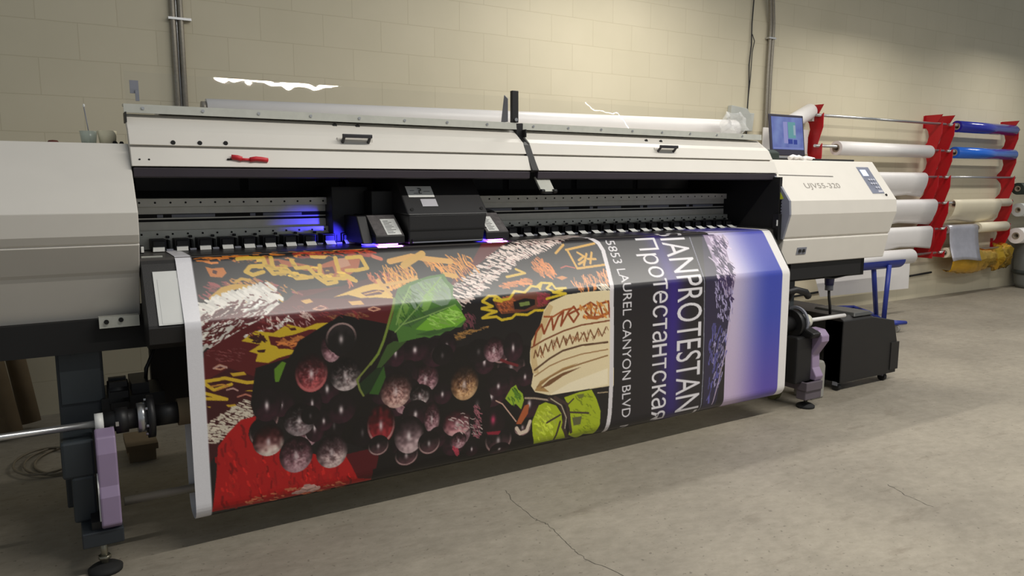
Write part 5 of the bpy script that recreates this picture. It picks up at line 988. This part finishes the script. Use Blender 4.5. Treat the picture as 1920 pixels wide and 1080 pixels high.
def rod(x0, x1, lv, label): return tag(MB().cyl((x0, YF+.028, LV[lv]-.006), (x1, YF+.028, LV[lv]-.006), .0145, 14).build('rack_rod', M_steel), label, 'rod', 'steel rods of the wall racks')
G1, G2 = ['topmost', 'second', 'third', 'fourth', 'fifth', 'lowest'], None
for k in range(6):
    rod(6.50, 8.80, k, ('bare steel rod at the top of the left wall rack', 'steel rod through the white roll level with the laptop', 'steel rod through the upper wide white roll right of the printer', 'steel rod through the white roll behind the right cabinet end', 'steel rod through the white roll with torn edge', 'lowest steel rod of the left rack, above the blue cart')[k])
    rod(8.86, 10.46, k, ('steel rod through the dark blue roll', 'steel rod through the bright blue roll', 'bare thin steel rod below the bright blue roll', 'steel rod through the upper cream roll', 'steel rod through the silver roll', 'lowest steel rod of the right rack, by the gold film')[k])
yr = YF+.0
def onrod(name, label, x0, x1, lv, r, m, ri=.034, flap=None, group=None):
    z = LV[lv]-.006+.0145-(ri*.72)                      # the core hangs on the rod
    return paper_roll(name, label, x0, x1, YF+.028, z, r, m, ri, flap, group)
onrod('vinyl_roll', 'white roll high on the left rack, level with the laptop', 6.84, 8.50, 1, .072, M_paper, .042)
onrod('vinyl_roll', 'wide white roll with hanging end just above the printer right end', 6.80, 8.43, 2, .060, M_paper, .034, (6.80, 8.43, .21, .085))
onrod('vinyl_roll', 'white roll with sagging sheet beside the right cabinet end', 6.80, 8.665, 3, .060, M_paper, .034, (6.80, 8.665, .22, .09))
onrod('vinyl_roll', 'white roll with ragged loose end above the blue cart', 6.80, 8.62, 4, .052, M_paper, .034, (6.80, 8.62, .19, .02))
onrod('film_roll', 'dark blue roll at the top of the right rack', 9.03, 10.33, 0, .066, M_blueD, .040)
onrod('film_roll', 'bright blue roll under the dark blue roll', 9.02, 10.36, 1, .066, M_blueM, .040)
onrod('film_roll', 'cream roll with sheet above the silver roll', 9.12, 10.36, 3, .050, M_cream, .034, (9.05, 10.10, .22, .09))
onrod('film_roll', 'short cream roll right of the silver roll', 9.66, 10.33, 4, .062, M_cream, .034)
onrod('film_roll', 'silver roll with its film hanging down', 8.975, 9.60, 4, .050, M_silver, .034, (8.97, 9.60, .38, -.07))
onrod('film_roll', 'small roll end at the bottom left of the right rack', 8.985, 9.16, 5, .060, M_cream, .034)
# gold film hanging loose on the lowest rod
gf = thing('film_roll', 'shiny gold film hanging crumpled from the lowest rod', 'roll', (9.8, 4.88, .45))
rg = random.Random(5); vs, fs = [], []; nx, ny = 28, 12
for i in range(nx+1):
    u = i/nx
    for j in range(ny+1):
        a = j/ny*math.pi*1.25-.25; cr2 = (1 if u > .78 else .25)
        R1 = .135+.03*math.sin(u*5)+(.05 if u > .8 else 0); vs.append((9.08+u*1.36+rg.uniform(-.012, .012)*cr2, 4.945-R1*.62*math.sin(a)+rg.uniform(-.025, .025)*cr2, .455+R1*math.cos(a)*1.02-(.03*math.sin(u*3.1))+rg.uniform(-.025, .025)*cr2))
for i in range(nx):
    for j in range(ny): fs.append((i*(ny+1)+j, (i+1)*(ny+1)+j, (i+1)*(ny+1)+j+1, i*(ny+1)+j+1))
MB().add(vs, fs, True).build('film', M_gold, gf, solid=.001)
# drum and a roll at the right edge
dr = thing('drum', 'grey plastic drum standing against the wall at the right edge', 'drum', (11.05, 4.80, 0))
MB().lathe((11.0, 4.80, 0), [(0, 0), (.22, 0), (.25, .06), (.27, .30), (.27, .56), (.25, .60), (0, .60)], 36).build('body', M_drum, dr); MB().lathe((11.0, 4.80, .18), [(.262, 0), (.285, .015), (.285, .045), (.262, .06)], 36).build('hoop', mat('dark_hoop', (58, 62, 60), .5), dr)
paper_roll('vinyl_roll', 'white roll with dark core at the right edge above the drum', 10.52, 12.0, YF-.02, .70, .10, M_paper, .045)
paper_roll('film_roll', 'dark green roll at the right edge right of the red upright', 10.50, 12.0, YF+.0, 1.30, .075, M_olive, .035)
paper_roll('film_roll', 'pale grey roll at the right edge under the dark green roll', 10.56, 12.0, YF+.0, 1.03, .085, mat('pale_grey_vinyl', (196, 200, 196), .45), .035)
# ------------------------------------------------------------------ on the wall
def conduit(name, pts, label, clamps):
    o = thing(name, label, 'conduit', (pts[0][0], YW-.02, pts[0][2])); MB().tube(pts, .0175, 14).build('pipe', M_cond, o)
    for (x, z) in clamps: MB().box((x-.026, YW-.04, z-.006), (x+.040, YW-.002, z+.006)).build('clamp', M_steel, o)
    return o
c1 = thing('conduit', 'pair of grey conduits running up the wall above the left end of the hood', 'conduit', (.70, YW-.02, 1.5))
MB().cyl((.672, YW-.020, .0), (.672, YW-.020, 4.4), .0165, 14).cyl((.716, YW-.020, .0), (.716, YW-.020, 4.4), .0165, 14).build('pipe', M_cond, c1)
MB().box((.645, YW-.04, 2.344), (.775, YW-.002, 2.358)).build('clamp', M_steel, c1); MB().cyl((.694, YW-.012, .0), (.694, YW-.012, 4.4), .005, 8).build('thin_wire', M_steel, c1)
cpts = [(5.50, YW-.1, 4.6), (5.62, YW-.1, 3.9), (5.80, YW-.1, 3.35), (5.84, YW-.09, 3.2), (5.90, YW-.06, 3.03), (5.945, YW-.035, 2.88), (5.95, YW-.03, 2.72), (5.94, YW-.03, 2.40), (5.94, YW-.03, 2.15), (5.94, YW-.03, .3)]
c2 = thing('conduit', 'grey bent conduit on the wall left of the laptop', 'conduit', (5.94, YW-.03, 1.0))
MB().tube(cpts, .017, 14).tube([(x+.040, y, z) for x, y, z in cpts], .017, 14).build('pipe', M_cond, c2); MB().box((5.915, YW-.055, 2.735), (6.01, YW-.002, 2.75)).build('clamp', M_steel, c2)
wpts = [(5.74, YW-.02, 4.6), (5.72, YW-.02, 3.6), (5.72, YW-.02, 3.1), (5.705, YW-.02, 2.85), (5.71, YW-.02, 2.66), (5.69, YW-.02, 2.48), (5.70, YW-.02, 2.30), (5.69, YW-.02, 2.0), (5.69, YW-.02, 1.7)]
tag(MB().tube(wpts, .006, 8).tube([(5.715, YW-.02, 2.76), (5.75, YW-.02, 2.70), (5.725, YW-.02, 2.6), (5.715, YW-.02, 2.35), (5.70, YW-.02, 2.2)], .004, 8).build('hanging_cable', M_black), 'thin black cable hanging down the wall left of the bent conduit', 'cable')
tag(MB().prism_y([(5.43, 1.86), (5.74, 1.86), (5.76, 2.03), (5.70, 2.03), (5.66, 2.07), (5.45, 2.09)], YW-.05, YW-.001).build('wall_box', mat('pale_grey_box', (186, 188, 182), .5), bevel=.004), 'pale grey panel on the wall behind the right hood end', 'panel')
wr = thing('vinyl_roll', 'short tilted white roll between the hanging cable and the laptop', 'roll', (5.9, 4.85, 2.0))
MB().ring((5.74, 4.72, 1.86), (6.50, 5.0, 2.08), .075, .045, 26).build('roll', M_paper, wr); MB().ring((5.735, 4.718, 1.858), (6.49, 4.995, 2.078), .045, .036, 22).build('core', M_cond, wr)
tag(MB().box((5.86, 5.02, 1.66), (6.52, 5.03, 1.90)).build('white_sheet', M_paper), 'white sheet on the wall behind the laptop', 'sheet')
# ------------------------------------------------------------------ behind the left leg
tubes = (((-.31, 4.70, 0.035), (-.50, 5.02, 1.15), .062, 'wide brown cardboard tube leaning on the wall at the far left'), ((-.215, 4.84, 0.04), (-.345, 5.02, .95), .048, 'slimmer brown cardboard tube leaning right of the wide one'))
for p, q, r, lb in tubes: tag(MB().ring(p, q, r, r*.85, 28).build('cardboard_tube', M_card), lb, 'tube')
cc_ = MB()
for k in range(3):
    cc_.tube([(-.02+.17*math.cos(a)*(1-.1*k)-.06*k, 4.18+.22*math.sin(a)*(1-.05*k), .008+.006*k) for a in np.linspace(.6, 6.2, 26)], .006, 6)
tag(cc_.build('cable_coil', mat('pale_cable', (126, 116, 98), .6)), 'pale cable loosely coiled on the floor behind the left leg', 'cable')
tag(MB().box((.21, 3.98, 0), (.33, 4.2, .06)).prism([(3.96, .06), (3.96, .09), (4.2, .09), (4.2, .06)], .20, .34).build('cardboard_piece', M_card), 'small brown cardboard piece on the floor under the printer', 'cardboard')
tag(MB().tube([(4.5, YW-.03, .12), (5.6, YW-.03, .16), (7.0, YW-.03, .22), (8.0, YW-.03, .26), (9.0, YW-.03, .30)], .012, 8).tube([(4.6, YW-.12, .10), (5.2, YW-.25, .12), (5.5, YW-.2, .2), (5.8, YW-.1, .32)], .012, 8).build('floor_cable', M_rubber), 'dark cable running low along the wall behind the blue cart', 'cable')
